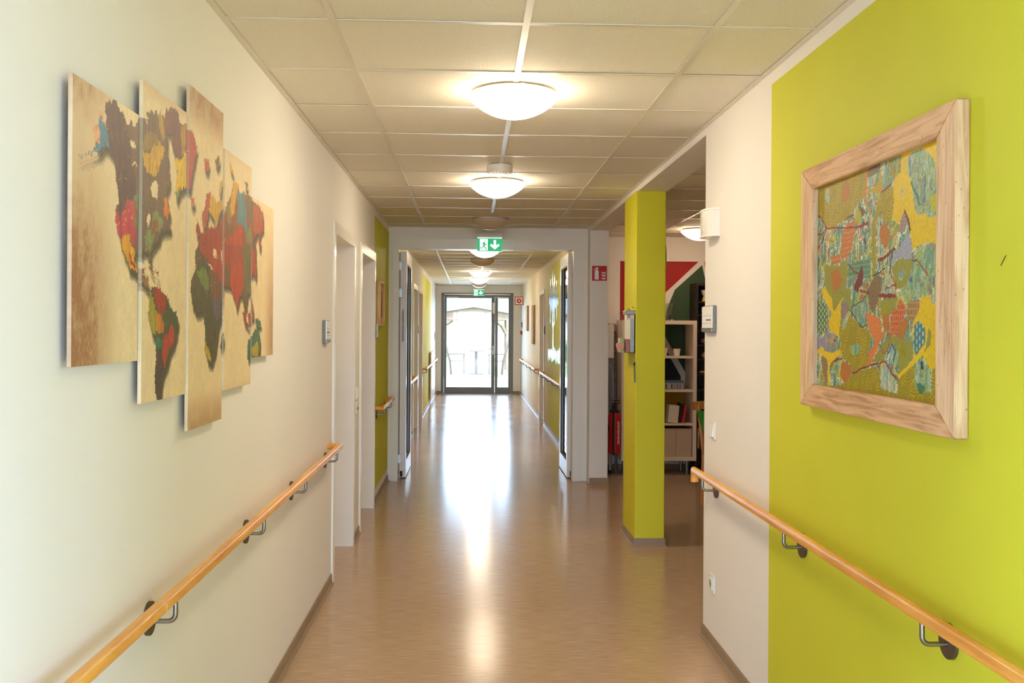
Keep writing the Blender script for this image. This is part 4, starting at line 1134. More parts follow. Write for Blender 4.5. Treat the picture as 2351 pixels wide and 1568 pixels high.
# ---- exit signs
M['exit_g'] = mat_emit('lit_exit_green', (.01, .36, .14), .55); M['exit_g'].node_tree.nodes['Principled BSDF'].inputs['Base Color'].default_value = (*lin((10, 130, 76)), 1)
M['exit_w'] = mat_emit('lit_exit_white', (.9, 1, .95), .62)
def exit_sign(x0, x1, z0, z1, y, label):
    t = thing('exit_sign', label, 'exit sign', ((x0 + x1) / 2, y, z0), 'green exit signs')
    w, h = x1 - x0, z1 - z0
    obj('housing', boxm(x0 - .012, x1 + .010, y + .004, y + .05, z1 - .006, z1 + .055, bev=.003), M['white'], t)
    pn = obj('sign_panel', boxm(x0, x1, y, y + .008, z0, z1), M['exit_g'], t)
    obj('light_strip', boxm(x0, x1, y - .002, y + .008, z1, z1 + .006), M['exit_w'], t)
    obj('sign_border', boxm(x0 - .003, x1 + .003, y + .001, y + .0075, z0 - .004, z0), M['exit_w'], t)
    P = lambda pts: [(x0 + u * w, z0 + v * h) for u, v in pts]
    def pic(name, pts, m, d=.0012): obj(name, polym(P(pts), 1, y - d, y - d + .0008), m, pn)
    pic('doorway_symbol', [(.10, .06), (.42, .06), (.42, .94), (.10, .94)], M['exit_w'])
    man = [[(.285, .72), (.31, .72), (.325, .76), (.31, .82), (.285, .82), (.27, .77)],
           [(.19, .60), (.235, .70), (.30, .68), (.345, .52), (.385, .58), (.40, .56), (.345, .44), (.31, .50), (.29, .40), (.35, .28), (.385, .10), (.35, .10), (.315, .25), (.245, .36), (.205, .22), (.07, .22), (.05, .28), (.185, .28), (.235, .50), (.25, .58), (.22, .55)]]
    for k, p in enumerate(man): pic('runner_symbol', p, M['exit_g'], .0024)
    pic('arrow_symbol', [(.66, .86), (.76, .86), (.76, .46), (.87, .58), (.90, .44), (.71, .14), (.52, .44), (.55, .58), (.66, .46)], M['exit_w'])
    return t
exit_sign(.056, .294, 2.252, 2.378, 9.76, 'green running figure exit sign with down arrow above the fire doors')
exit_sign(.040, .288, 2.256, 2.384, 22.9, 'far small green exit sign above the glazed garden door')

# ================================================================ SIGNS, SWITCHES, SMALL WALL THINGS
def door_sign(label, side, y0, y1, z0, z1):
    s = 1 if side == 'L' else -1
    xw = XL if side == 'L' else XR
    X = lambda d: xw + s * d
    t = thing('door_sign', label, 'door sign', (xw, (y0 + y1) / 2, z0), 'room name plates')
    obj('backing', boxm(*sorted((X(.0005), X(.016))), y0, y1, z0, z1, bev=.004), M['grey'], t)
    obj('face_plate', boxm(*sorted((X(.0165), X(.022))), y0 + .008, y1 - .006, z0 + .022, z1 - .004), M['signwhite'], t)
    obj('bottom_rail', boxm(*sorted((X(.0165), X(.024))), y0 + .008, y1 - .006, z0 + .004, z0 + .020), M['steel'], t)
    for k, zz in enumerate((.62, .34)):
        obj('divider_line', boxm(*sorted((X(.0221), X(.0226))), y0 + .014, y1 - .012, z0 + (z1 - z0) * zz, z0 + (z1 - z0) * zz + .0012), M['darksteel'], t)
    for k in range(7):
        yy = y0 + .025 + k * .014
        obj('text_mark', boxm(*sorted((X(.0221), X(.0226))), yy, yy + .009, z0 + (z1 - z0) * .44, z0 + (z1 - z0) * .50), M['darksteel'], t)
    return t
door_sign('small grey and white name plate beside the first recessed door', 'L', 5.49, 5.66, 1.410, 1.537)
door_sign('narrow name plate just past the second recessed door', 'L', 8.43, 8.55, 1.41, 1.533)
door_sign('grey name plate at the lounge corner above the light switch', 'R', 4.625, 4.835, 1.484, 1.612)

t = thing('alarm_sounder', 'white louvred alarm sounder high on the lounge corner wall', 'sounder', (XR, 4.68, 1.93))
prof = [(XR - .0005, 4.575), (XR - .030, 4.580), (XR - .052, 4.61), (XR - .058, 4.68), (XR - .052, 4.745), (XR - .030, 4.775), (XR - .0005, 4.78)]
obj('housing', polym(prof, 2, 1.94, 2.055), M['white'], t)
for z in (1.932, 2.055):
    obj('end_cap', polym([(XR - .0005, 4.572), (XR - .033, 4.577), (XR - .056, 4.61), (XR - .062, 4.68), (XR - .056, 4.748), (XR - .033, 4.779), (XR - .0005, 4.783)], 2, z, z + .008), M['frame'], t)
for k in range(12):
    z = 1.95 + k * .0085
    obj('louvre', polym([(XR - .052, 4.63), (XR - .0605, 4.68), (XR - .0545, 4.74), (XR - .050, 4.68)], 2, z, z + .003), M['white'], t)

def switch(label, side, yc, zc, kind):
    s = 1 if side == 'L' else -1
    xw = XL if side == 'L' else XR
    X = lambda d: xw + s * d
    t = thing('light_switch' if kind != 'socket' else 'wall_socket', label, 'switch' if kind != 'socket' else 'socket', (xw, yc, zc - .041))
    obj('cover_frame', boxm(*sorted((X(.0005), X(.009))), yc - .041, yc + .041, zc - .041, zc + .041, bev=.002), M['white'], t)
    if kind == 'switch':
        obj('rocker', polym([(X(.009), zc - .029), (X(.017), zc - .029), (X(.0105), zc + .029), (X(.009), zc + .029)], 1, yc - .029, yc + .029), M['signwhite'], t)
    elif kind == 'socket':
        obj('socket_insert', boxm(*sorted((X(.009), X(.014))), yc - .028, yc + .028, zc - .028, zc + .028, bev=.002), M['signwhite'], t)
        obj('socket_well', lathem([(.0195, X(.0142)), (.0195, X(.0146)), (.0175, X(.0148))], (0, yc, zc), 'X', 28), mat('socket_well_grey', (176, 170, 160), .5), t)
        for dy in (-.0095, .0095):
            obj('pin_hole', lathem([(.003, X(.0149)), (.003, X(.0153))], (0, yc + dy, zc), 'X', 10), M['black'], t)
    else:
        obj('rocker', boxm(*sorted((X(.009), X(.0125))), yc - .028, yc + .028, zc + .002, zc + .029), M['signwhite'], t)
        obj('rocker', boxm(*sorted((X(.009), X(.0125))), yc - .028, yc + .028, zc - .029, zc - .002), M['signwhite'], t)
    return t
switch('white rocker light switch above the handrail end at the lounge corner', 'R', 4.665, 1.025, 'switch')
switch('white wall socket below the handrail at the lounge corner', 'R', 4.66, .305, 'socket')
switch('white double switch on the wall between the two recessed doors', 'L', 7.12, 1.03, 'double')
t = thing('wall_socket', 'small white socket with red marker between the two recessed doors', 'socket', (XL, 7.12, .885))
obj('cover_frame', boxm(XL + .0005, XL + .010, 7.08, 7.16, .89, .97, bev=.002), M['white'], t)
obj('red_marker', boxm(XL + .010, XL + .014, 7.105, 7.135, .915, .935), mat('dull_red', (140, 60, 45), .5), t)
# white cabinet edge of the fire extinguisher sign
t = thing('fire_sign', 'square red fire extinguisher sign on the white wall corner', 'safety sign', (1.267, 9.63, 1.97))
pl = obj('plate', boxm(1.165, 1.308, 9.626, 9.6295, 1.967, 2.110), M['red'], t)
FS = lambda pts: [(1.165 + u * .143, 1.967 + v * .143) for u, v in pts]
obj('extinguisher_symbol', polym(FS([(.17, .08), (.45, .08), (.45, .62), (.40, .70), (.36, .74), (.38, .78), (.42, .80), (.40, .88), (.30, .92), (.26, .86), (.16, .80), (.12, .70), (.15, .69), (.19, .77), (.27, .80), (.27, .74), (.20, .68), (.17, .60)]), 1, 9.6246, 9.6256), M['signwhite'], pl)
for k, z0 in enumerate((.08, .28, .46)):
    obj('flame_symbol', polym(FS([(.62, z0 + .16), (.66, z0 + .06), (.78, z0), (.90, z0 + .02), (.92, z0 + .20), (.86, z0 + .10), (.76, z0 + .10)]), 1, 9.6246, 9.6256), M['signwhite'], pl)

# ---- small framed picture on the green field
t = thing('framed_picture', 'small framed picture with dark figures on the narrow green field', 'picture', (XL, 8.6, 1.5))
M['pale_wood'] = mat_wood('pale_wood_frame', (196, 148, 96), (226, 184, 134), axis=2, scale=10, rough=.45)
a, b, c, d = 8.62, 9.05, 1.515, 1.905
fx0, fx1 = XL + .001, XL + .034
for y0, y1, z0, z1 in ((a, b, d - .025, d), (a, b, c, c + .025), (a, a + .025, c + .025, d - .025), (b - .025, b, c + .025, d - .025)):
    obj('frame_bar', boxm(fx0, fx1, y0, y1, z0, z1, bev=.002), M['pale_wood'], t)
mt = obj('mount', boxm(fx0, fx0 + .014, a + .025, b - .025, c + .025, d - .025), mat('ochre_picture_mount', (222, 176, 96), .6, var=((6, 6, 6), .15, 3)), t)
obj('print', boxm(fx0 + .0145, fx0 + .0155, a + .09, b - .09, c + .075, d - .085), mat('dark_figure_print', (110, 84, 60), .6, var=((38, 38, 38), .85, 3)), mt)

# ---- leaflet holder and pen on the pillar
t = thing('leaflet_holder', 'clear acrylic leaflet holder with pink cards on the green pillar side', 'leaflet holder', (1.133, 6.98, 1.34))
acr = mat_glass('clear_acrylic', (.97, .98, .98))
x0, x1, y0, y1, z0, z1 = 1.055, 1.1325, 6.86, 7.14, 1.335, 1.63
obj('back_plate', boxm(1.128, 1.1325, y0, y1, z0, z1), acr, t)
obj('front_plate', boxm(x0, x0 + .003, y0, y1, z0, z0 + .10), acr, t)
obj('end_plate', boxm(x0 + .003, 1.128, y0, y0 + .003, z0, z1 - .06), acr, t)
obj('end_plate', boxm(x0 + .003, 1.128, y1 - .003, y1, z0, z1), acr, t)
obj('bottom_plate', boxm(x0 + .003, 1.128, y0 + .003, y1 - .003, z0, z0 + .003), acr, t)
obj('top_clip', boxm(1.066, 1.1325, 6.855, 7.0, 1.60, 1.628, bev=.004), M['steel'], t)
M['paper'] = mat('white_paper', (236, 234, 228), .7)
M['pink'] = mat('pink_card', (224, 150, 140), .7)
tag(obj('leaflet', boxm(1.098, 1.126, 6.868, 7.12, 1.339, 1.60), M['paper']), 'stack of white leaflets standing in the acrylic holder', 'leaflets')
bm = boxm(1.070, 1.094, 6.87, 7.02, 1.341, 1.43)
tag(obj('card', bm, M['pink']), 'pink card leaning in front of the white leaflets', 'card', 'loose cards in the leaflet holder')
bm = boxm(1.010, 1.050, 6.90, 6.905, 1.35, 1.405)
bmesh.ops.rotate(bm, verts=bm.verts, cent=(1.03, 6.9, 1.37), matrix=Matrix.Rotation(-.25, 3, 'Y'))
tag(obj('card', bm, M['pink']), 'tilted pale pink card tucked over the front edge of the holder', 'card', 'loose cards in the leaflet holder')
t = thing('hanging_pen', 'black and grey pen hanging on a string below the leaflet holder', 'pen', (1.125, 6.842, 1.13))
obj('string', tubem([(1.124, 6.838, 1.335), (1.1245, 6.838, 1.268)], .0009, 6), M['grey'], t)
obj('barrel', tubem([(1.1245, 6.837, 1.250), (1.127, 6.837, 1.132)], .0052, 10), M['darksteel'], t, smooth=40)
obj('cap', tubem([(1.1243, 6.837, 1.270), (1.1245, 6.837, 1.250)], .006, 10), M['black'], t, smooth=40)
for k, (yy, zz) in enumerate(((6.90, 1.648), (7.08, 1.640))):
    tag(obj('wall_hook', tubem([(1.1325, yy, zz), (1.118, yy, zz), (1.116, yy, zz + .012)], .0016, 6), M['darksteel']), ('small wire hook above the front end of the leaflet holder', 'small wire hook above the rear end of the leaflet holder')[k], 'hook')
t = thing('wall_clock', 'round wall clock seen edge on behind the green pillar', 'clock', (1.338, 7.1, 1.87))
obj('case', lathem([(.135, 1.3385), (.140, 1.345), (.140, 1.368), (.128, 1.372)], (0, 7.12, 2.015), 'X', 40), M['darksteel'], t, smooth=40)
obj('dial', lathem([(.126, 1.3722), (.126, 1.3732)], (0, 7.12, 2.015), 'X', 40), M['signwhite'], t)
obj('hand', boxm(1.3733, 1.3743, 7.117, 7.123, 2.015, 2.10), M['black'], t)
obj('hand', boxm(1.3733, 1.3743, 7.06, 7.12, 2.012, 2.018), M['black'], t)

# ================================================================ LOUNGE
wlb = bpy.data.objects['wall_lounge_back']
def mural(pts, rgb, name, lab):
    bm = polym(pts, 1, YB - .0015, YB - .0002)
    o = obj(name, bm, mat('mural_' + name + lab[:5].strip(), rgb, .6, var=((3, 3, 3), .06, 3)), wlb)
    o['label'] = lab
mural([(1.586, .9), (1.586, 2.228), (2.428, 2.228), (2.20, 2.01), (2.02, 1.845), (1.90, 1.6), (1.75, .9)], (168, 26, 32), 'mural_field', 'dark red painted mural field')
mural([(2.468, 2.19), (2.175, 1.925), (2.075, 1.68), (2.055, 1.455), (2.30, 1.03), (2.56, 1.0), (2.545, 1.85)], (58, 84, 58), 'mural_field', 'forest green painted mural field')
mural([(2.49, 2.228), (2.75, 2.228), (2.75, 1.3), (2.60, 1.5)], (206, 110, 40), 'mural_field', 'orange painted mural field')
mural([(2.02, 1.80), (2.075, 1.86), (2.055, 1.74), (2.02, 1.70)], (212, 108, 48), 'mural_field', 'burnt orange mural sliver')
mural([(1.80, 1.45), (1.99, 1.44), (2.245, 1.0), (2.245, .905), (1.80, .905)], (30, 36, 52), 'mural_field', 'navy painted mural field')
mural([(1.62, .875), (2.30, .875), (2.30, .20), (1.62, .20)], (198, 150, 28), 'mural_field', 'ochre yellow painted mural field')

wr = bpy.data.objects['wall_right']
obj('scuff_mark', polym([(2.116, 1.641), (2.120, 1.639), (2.102, 1.658), (2.096, 1.661)], 0, XR - .0012, XR - .0002), mat('dark_scuff', (70, 66, 40), .8), wr)
# ---- white cube shelf
M['shelf'] = mat('white_shelf_laminate', (228, 214, 198), .45)
SX0, SX1, SY0, SY1 = 1.546, 2.322, 10.20, 10.585
sh = thing('cube_shelf', 'white open cube shelf on metal legs behind the green pillar', 'shelf', (1.934, 10.4, 0))
obj('top_panel', boxm(SX0, SX1, SY0, SY1, 1.553, 1.593), M['shelf'], sh)
obj('bottom_panel', boxm(SX0, SX1, SY0, SY1, .149, .190), M['shelf'], sh)
obj('side_panel', boxm(SX0, SX0 + .038, SY0, SY1, .190, 1.553), M['shelf'], sh)
obj('side_panel', boxm(SX1 - .038, SX1, SY0, SY1, .190, 1.553), M['shelf'], sh)
obj('divider', boxm(1.926, 1.942, SY0 + .002, SY1, .190, 1.553), M['shelf'], sh)
for z in (1.203, .857, .512):
    obj('shelf_board', boxm(SX0 + .038, 1.926, SY0 + .002, SY1, z, z + .022), M['shelf'], sh)
    obj('shelf_board', boxm(1.942, SX1 - .038, SY0 + .002, SY1, z, z + .022), M['shelf'], sh)
for x in (1.62, 2.235):
    for y in (10.25, 10.535):
        obj('leg', lathem([(.015, 0), (.015, .149)], (x, y, 0), n=14), M['steel'], sh, smooth=40)
# things on and in the shelf
M['vaseglass'] = mat('clear_vase_glass', (232, 236, 232), .03, trans=.95, ior=1.35)
t = thing('glass_vase', 'waisted clear glass vase with a candle on top of the white shelf', 'vase', (2.065, 10.38, 1.593))
o_ = [(.001, 1.594), (.044, 1.594), (.046, 1.602), (.036, 1.645), (.036, 1.67), (.050, 1.72), (.060, 1.772)]
i_ = [(.0575, 1.772), (.0475, 1.72), (.0335, 1.67), (.0335, 1.648), (.043, 1.606), (.001, 1.606)]
obj('vessel', lathem(o_ + i_, (2.065, 10.38, 0), n=32, cap=False), M['vaseglass'], t, smooth=60)
tag(obj('candle', lathem([(.022, 1.6065), (.022, 1.648), (.016, 1.652)], (2.065, 10.38, 0), n=20), mat('cream_wax', (236, 220, 190), .5), smooth=40), 'short cream candle inside the glass vase', 'candle')
M['potwhite'] = mat('white_ceramic', (236, 228, 216), .3)
M['plantleaf'] = mat('succulent_green', (58, 84, 44), .5, var=((60, 60, 60), .3, 2))
M['soil'] = mat('potting_soil', (52, 40, 30), .9)
def leafy(bm, c, n, r, h, seed, w=.010):
    q = random.Random(seed)
    for k in range(n):
        a, e = q.uniform(0, 6.283), q.uniform(.15, 1.35)
        L = q.uniform(.6, 1.0)
        d = Vector((math.cos(a) * math.cos(e) * r, math.sin(a) * math.cos(e) * r, math.sin(e) * h)) * L
        s = Vector((-math.sin(a), math.cos(a), 0)) * w * q.uniform(.6, 1)
        b = Vector(c)
        p1, p2, p3 = b + d * .5 + s, b + d * .5 - s, b + d
        up = Vector((0, 0, w * .35))
        v = [bm.verts.new(x) for x in (b, p1, p3, p2, b + d * .5 + up)]
        bm.faces.new((v[0], v[1], v[4])); bm.faces.new((v[1], v[2], v[4])); bm.faces.new((v[2], v[3], v[4])); bm.faces.new((v[3], v[0], v[4]))
def potted(x, y, z, r, h, label, seed):
    t = thing('potted_plant', label, 'plant', (x, y, z), 'small plants in white pots')
    obj('pot', lathem([(r * .72, z + .0005), (r, z + h), (r - .006, z + h), (r - .010, z + h - .012)], (x, y, 0), n=24), M['potwhite'], t, smooth=40)
    obj('soil', lathem([(r - .0105, z + h - .014), (.001, z + h - .012)], (x, y, 0), n=20, cap=False), M['soil'], t)
    bm = bmesh.new(); leafy(bm, (x, y, z + h - .012), 34, .055, .075, seed)
    o = obj('leaves', bm, M['plantleaf'], t); o['kind'] = 'stuff'
potted(1.995, 10.33, 1.2255, .052, .085, 'white potted plant half hidden by the pillar in the top shelf cell', 1)
potted(2.140, 10.33, 1.2255, .040, .075, 'white potted succulent standing free in the top shelf cell', 2)
t = thing('tin_box', 'pale blue tin box with small painted figures in the second shelf cell', 'box', (2.08, 10.35, .8795))
obj('box_body', boxm(1.955, 2.195, 10.24, 10.42, .8795, .952, bev=.004), mat('pale_blue_tin', (142, 156, 178), .4), t)
obj('lid', boxm(1.952, 2.198, 10.237, 10.423, .9525, .972, bev=.004), mat('dark_blue_tin', (86, 100, 128), .4), t)
for k in range(7):
    xx = 1.985 + k * .029
    body = obj('painted_figure', polym([(xx - .008, .890), (xx + .008, .890), (xx + .006, .920), (xx + .008, .926), (xx, .943), (xx - .008, .926), (xx - .006, .920)], 1, 10.2385, 10.2395), mat('figure_paint', [(170, 60, 50), (60, 70, 90), (200, 170, 110), (70, 60, 60), (190, 120, 60), (60, 110, 90), (180, 70, 70)][k], .5), t)
def leaning_book(x, w, h, rgb, ang, label, pages=(226, 216, 196)):
    z0, y0, y1 = .5345, 10.235, 10.395
    R = Matrix.Rotation(ang, 3, 'Y')
    t = thing('book', label, 'book', (x, y0, z0), 'books leaning in the third shelf cell')
    def rb(*a):
        bm = boxm(*a)
        bmesh.ops.rotate(bm, verts=bm.verts, cent=(x + w, y0, z0 + .0003), matrix=R)
        return bm
    dz = w * abs(math.sin(ang)) * 0
    m = mat('book_cover', rgb, .5)
    obj('cover', rb(x, x + w, y0, y1, z0, z0 + h), m, t)
    obj('pages', rb(x + .003, x + w - .003, y0 + .004, y1 + .001, z0 + h, z0 + h + .0008), mat('book_pages', pages, .8), t)
leaning_book(2.030, .105, .178, (214, 206, 194), .10, 'pale grey hardback leaning in the third shelf cell')
leaning_book(2.142, .022, .205, (36, 30, 30), .13, 'black book leaning between grey and red books')
leaning_book(2.176, .026, .182, (190, 44, 40), .16, 'red book leaning at the side of the third shelf cell')
M['fabric'] = mat('beige_bin_fabric', (198, 178, 158), .9, bump=((300, 300, 300), .3))
t = thing('fabric_bin', 'beige fabric storage bin with centre seam in the lowest shelf cell', 'bin', (2.113, 10.38, .1905))
obj('bin_body', boxm(1.948, 2.278, 10.215, 10.56, .1905, .478, bev=.006), M['fabric'], t)
obj('seam', boxm(2.1105, 2.1145, 10.2125, 10.217, .20, .475), mat('seam_thread', (150, 130, 112), .9), t)  # thread a little darker than the bin fabric
obj('rim', boxm(1.946, 2.280, 10.212, 10.222, .466, .479), M['fabric'], t)
t = thing('fabric_bin', 'beige fabric storage bin hidden behind the green pillar', 'bin', (1.755, 10.38, .1905))
obj('bin_body', boxm(1.590, 1.920, 10.215, 10.56, .1905, .478, bev=.006), M['fabric'], t)
obj('rim', boxm(1.588, 1.922, 10.212, 10.222, .466, .479), M['fabric'], t)

# ---- dark bookcase
M['wenge'] = mat_wood('dark_stained_wood', (30, 22, 19), (46, 35, 30), axis=2, scale=12, rough=.5)
bc = thing('bookcase', 'tall dark wooden bookcase with small ornaments beside the white shelf', 'bookcase', (2.72, 10.46, 0))
BX0, BX1, BY0, BY1 = 2.334, 3.1, 10.32, 10.60
obj('side_panel', boxm(BX0, BX0 + .028, BY0, BY1, 0, 1.985), M['wenge'], bc)
obj('side_panel', boxm(BX1 - .028, BX1, BY0, BY1, 0, 1.985), M['wenge'], bc)
obj('top_panel', boxm(BX0 + .028, BX1 - .028, BY0, BY1, 1.957, 1.985), M['wenge'], bc)
obj('back_panel', boxm(BX0 + .028, BX1 - .028, BY1 - .008, BY1, .02, 1.957), M['wenge'], bc)
SHZ = [1.795, 1.662, 1.50, 1.345, 1.196, 1.038, .880, .712, .545, .262, .06]
for z in SHZ:
    obj('shelf_board', boxm(BX0 + .028, BX1 - .028, BY0 + .004, BY1 - .008, z - .018, z), M['wenge'], bc)
e = .0008
yellow = mat('yellow_glaze', (216, 178, 70), .35)
t = thing('egg_cup_vase', 'white and yellow goblet shaped vase on the top bookcase shelf', 'vase', (2.445, 10.40, 1.795))
obj('foot', lathem([(.030, 1.795 + e), (.018, 1.840), (.014, 1.850)], (2.445, 10.40, 0), n=24), yellow, t, smooth=40)
obj('cup', lathem([(.014, 1.8503), (.030, 1.875), (.040, 1.915), (.037, 1.915), (.028, 1.880), (.001, 1.862)], (2.445, 10.40, 0), n=24, cap=False), M['potwhite'], t, smooth=50)
t = thing('potted_plant', 'leafy plant in a clear glass pot on the second bookcase shelf', 'plant', (2.445, 10.40, 1.662))
obj('pot', lathem([(.026, 1.662 + e), (.034, 1.695), (.030, 1.725)], (2.445, 10.40, 0), n=24), mat('smoky_glass', (150, 146, 140), .15), t, smooth=40)
bm = bmesh.new(); leafy(bm, (2.445, 10.40, 1.722), 40, .07, .055, 8, .011)
obj('leaves', bm, M['plantleaf'], t)['kind'] = 'stuff'
t = thing('ornament', 'magenta glass ornament on the third bookcase shelf', 'ornament', (2.415, 10.37, 1.50))
bm = bmesh.new(); bmesh.ops.create_icosphere(bm, subdivisions=2, radius=.016, matrix=Matrix.Translation((2.415, 10.37, 1.520)))
obj('bauble', bm, mat('magenta_glass', (190, 40, 150), .1, coat=1), t, smooth=20)
obj('foot', lathem([(.012, 1.5008), (.006, 1.506)], (2.415, 10.37, 0), n=14), mat('magenta_foot', (120, 30, 90), .3), t)
def shell(x, z, r, rgb, label, seed, squash=.8):
    q = random.Random(seed)
    bm = bmesh.new()
    bmesh.ops.create_icosphere(bm, subdivisions=3, radius=r, matrix=Matrix.Translation((x, 10.39, z + r * squash)) @ Matrix.Diagonal((1, .8, squash, 1)))
    c = Vector((x, 10.39, z + r * squash))
    for v in bm.verts:
        d = v.co - c
        k = 1 + .22 * math.sin(9 * math.atan2(d.z, d.x) + seed) * (.6 + .4 * math.sin(40 * d.y + seed)) 
        v.co = c + d * k
    zmin = min(v.co.z for v in bm.verts)
    bmesh.ops.translate(bm, verts=bm.verts, vec=(0, 0, z + e - zmin))
    tag(obj('seashell', bm, mat('shell_tone', rgb, .5, var=((70, 70, 70), .3, 2)), smooth=60), label, 'ornament', 'shells on the bookcase')
shell(2.44, 1.345, .036, (150, 104, 72), 'brown ribbed shell on the fourth bookcase shelf', 1)
shell(2.45, 1.196, .036, (206, 164, 116), 'pale tan round shell on the fifth bookcase shelf', 2, .95)
shell(2.42, 1.038, .030, (206, 156, 116), 'small pinkish shell lying low on the sixth bookcase shelf', 3, .5)
shell(2.46, .712, .045, (190, 150, 100), 'flat spiky tan shell above the bookcase books', 4, .4)
q = random.Random(5)
xx = 2.366
BKC = [(196, 168, 96), (60, 44, 40), (176, 150, 110), (40, 36, 44), (214, 196, 150), (90, 60, 44), (160, 120, 60), (50, 60, 70), (200, 180, 140), (120, 50, 40)]
BKN = ['tan', 'dark brown', 'khaki', 'charcoal', 'cream', 'chestnut', 'mustard', 'slate', 'ivory', 'brick red']
for k in range(10):
    w, h = q.uniform(.014, .024), q.uniform(.17, .225)
    b = thing('book', '%s spined book standing upright low in the dark bookcase' % BKN[k], 'book', (xx + w / 2, 10.345, .262), 'books low in the dark bookcase')
    obj('cover', boxm(xx, xx + w, 10.345, 10.50, .262 + e, .262 + h), mat('spine', BKC[k], .5), b)
    obj('spine_label', boxm(xx + .003, xx + w - .003, 10.3442, 10.3449, .262 + h * .62, .262 + h * .8), mat('spine_label', (216, 200, 160), .6), b)
    xx += w + .0012

# ---- chair with green back
M['chairwood'] = mat_wood('chair_beech', (186, 112, 50), (212, 146, 78), axis=2, scale=10, rough=.35, coat=.2)
M['chairgreen'] = mat('green_upholstery', (64, 140, 50), .8, bump=((200, 200, 200), .3))
ch = thing('chair', 'beech chair with green upholstered back half hidden behind the lounge corner', 'chair', (2.21, 8.25, 0))
CX0, CX1, CYb, CYf = 1.985, 2.435, 8.47, 8.03
for x in (CX0, CX1):
    obj('leg', tubem([(x, CYb, 0), (x, CYb - .02, .45), (x - .03 if x < 2.1 else x + .03, CYb + .045, .845)], .016, 12), M['chairwood'], ch, smooth=40)
    obj('leg', tubem([(x, CYf, 0), (x, CYf + .01, .43)], .016, 12), M['chairwood'], ch, smooth=40)
bm = bmesh.new()
top = []
for k in range(13):
    u = k / 12
    w = 1 - (2 * u - 1) ** 2
    p = (CX0 - .085 + (CX1 - CX0 + .17) * u, CYb + .030 + .055 * w, .845 + .012 * w)
    top.append([bm.verts.new((p[0], p[1] + dy, p[2] + dz)) for dy, dz in ((-.012, -.036), (.012, -.036), (.012, .034), (-.012, .034))])
for a, b in zip(top, top[1:]):
    for k in range(4): bm.faces.new((a[k], a[(k + 1) % 4], b[(k + 1) % 4], b[k]))
bm.faces.new(top[0][::-1]); bm.faces.new(top[-1])
bmesh.ops.recalc_face_normals(bm, faces=bm.faces[:])
obj('top_rail', bm, M['chairwood'], ch)
obj('backrest', polym([(CX0 - .055, .806), (CX1 + .055, .806), (CX1 - .04, .50), (CX0 + .04, .50)], 1, CYb - .012, CYb + .018), M['chairgreen'], ch)
obj('seat', boxm(CX0 - .01, CX1 + .01, CYf - .02, CYb - .04, .432, .475, bev=.012), M['chairgreen'], ch)
obj('apron', boxm(CX0 + .018, CX1 - .018, CYf - .006, CYf + .016, .37, .431), M['chairwood'], ch)
obj('apron', boxm(CX0 + .018, CX1 - .018, CYb - .040, CYb - .018, .37, .431), M['chairwood'], ch)

# ---- extinguisher corner
t = thing('fire_extinguisher', 'red fire extinguisher hanging behind the white wall corner', 'fire extinguisher', (1.47, 10.16, .22))
ec = (1.468, 10.16)
obj('cylinder', lathem([(.045, .225), (.060, .238), (.061, .26), (.061, .60), (.055, .635), (.030, .662), (.022, .670)], (*ec, 0), n=32), M['red'], t, smooth=40)
obj('valve', lathem([(.020, .670), (.020, .700), (.014, .712), (.014, .735)], (*ec, 0), n=16), M['black'], t, smooth=40)
obj('lever', boxm(1.445, 1.530, 10.145, 10.160, .738, .750, bev=.002), M['black'], t)
obj('lever', boxm(1.445, 1.520, 10.145, 10.160, .765, .775, bev=.002), M['black'], t)
obj('collar', lathem([(.040, .645), (.048, .650), (.048, .668), (.040, .672)], (*ec, 0), n=24), M['black'], t)
obj('hose', tubem([(1.45, 10.15, .72), (1.445, 10.09, .70), (1.447, 10.085, .60), (1.447, 10.088, .30), (1.450, 10.09, .22)], .011, 10), M['black'], t, smooth=40)
obj('label', boxm(1.492, 1.512, 10.104, 10.106, .33, .56), mat('extinguisher_label', (220, 160, 130), .5, var=((60, 60, 60), .5, 2)), t)
obj('safety_pin', tubem([(1.50, 10.135, .735), (1.515, 10.13, .75), (1.525, 10.132, .735), (1.51, 10.135, .72)], .003, 6), mat('brass', (190, 150, 60), .3, 1.0), t)
obj('bracket', boxm(1.3275, 1.412, 10.14, 10.18, .45, .52), M['black'], t)
t = thing('wall_cabinet', 'small white box mounted on the corner above the extinguisher', 'cabinet', (1.40, 10.0, 1.21))
obj('body', boxm(1.3275, 1.420, 9.90, 10.06, 1.213, 1.545, bev=.002), M['frame'], t)
obj('knob', lathem([(.010, 1.545), (.013, 1.553), (.008, 1.560)], (1.375, 9.96, 0), n=14), M['darksteel'], t)
obj('screw', lathem([(.003, 9.8985), (.003, 9.9005)], (1.41, 0, 1.47), 'Y', 8), M['darksteel'], t)
M['alu'] = mat('matt_aluminium', (176, 168, 160), .4, .6)
def pole(label, a, b, r, grip):
    t = thing('walking_pole', label, 'pole', (a[0], a[1], 0), 'poles leaning behind the extinguisher')
    obj('shaft', tubem([a, b], r, 14), M['alu'], t, smooth=40)
    obj('ferrule', tubem([(a[0], a[1], .001), (a[0], a[1], .03)], r * 1.25, 12), M['black'], t)
    A, B = Vector(a), Vector(b)
    obj('grip', tubem([A + (B - A) * .965, B + (B - A) * .02], r * 1.2, 12), mat('grip_' + grip[0], grip[1], .5), t, smooth=40)
pole('white pole standing on the floor beside the extinguisher', (1.400, 10.44, .03), (1.385, 10.54, 1.30), .014, ('pale', (200, 190, 180)))
pole('grey pole leaning with a red grip behind the extinguisher', (1.452, 10.36, .03), (1.438, 10.52, 1.20), .012, ('red', (150, 40, 40)))
t = thing('folded_stand', 'grey folded metal stand leaning between extinguisher and white shelf', 'stand', (1.525, 10.5, 0))
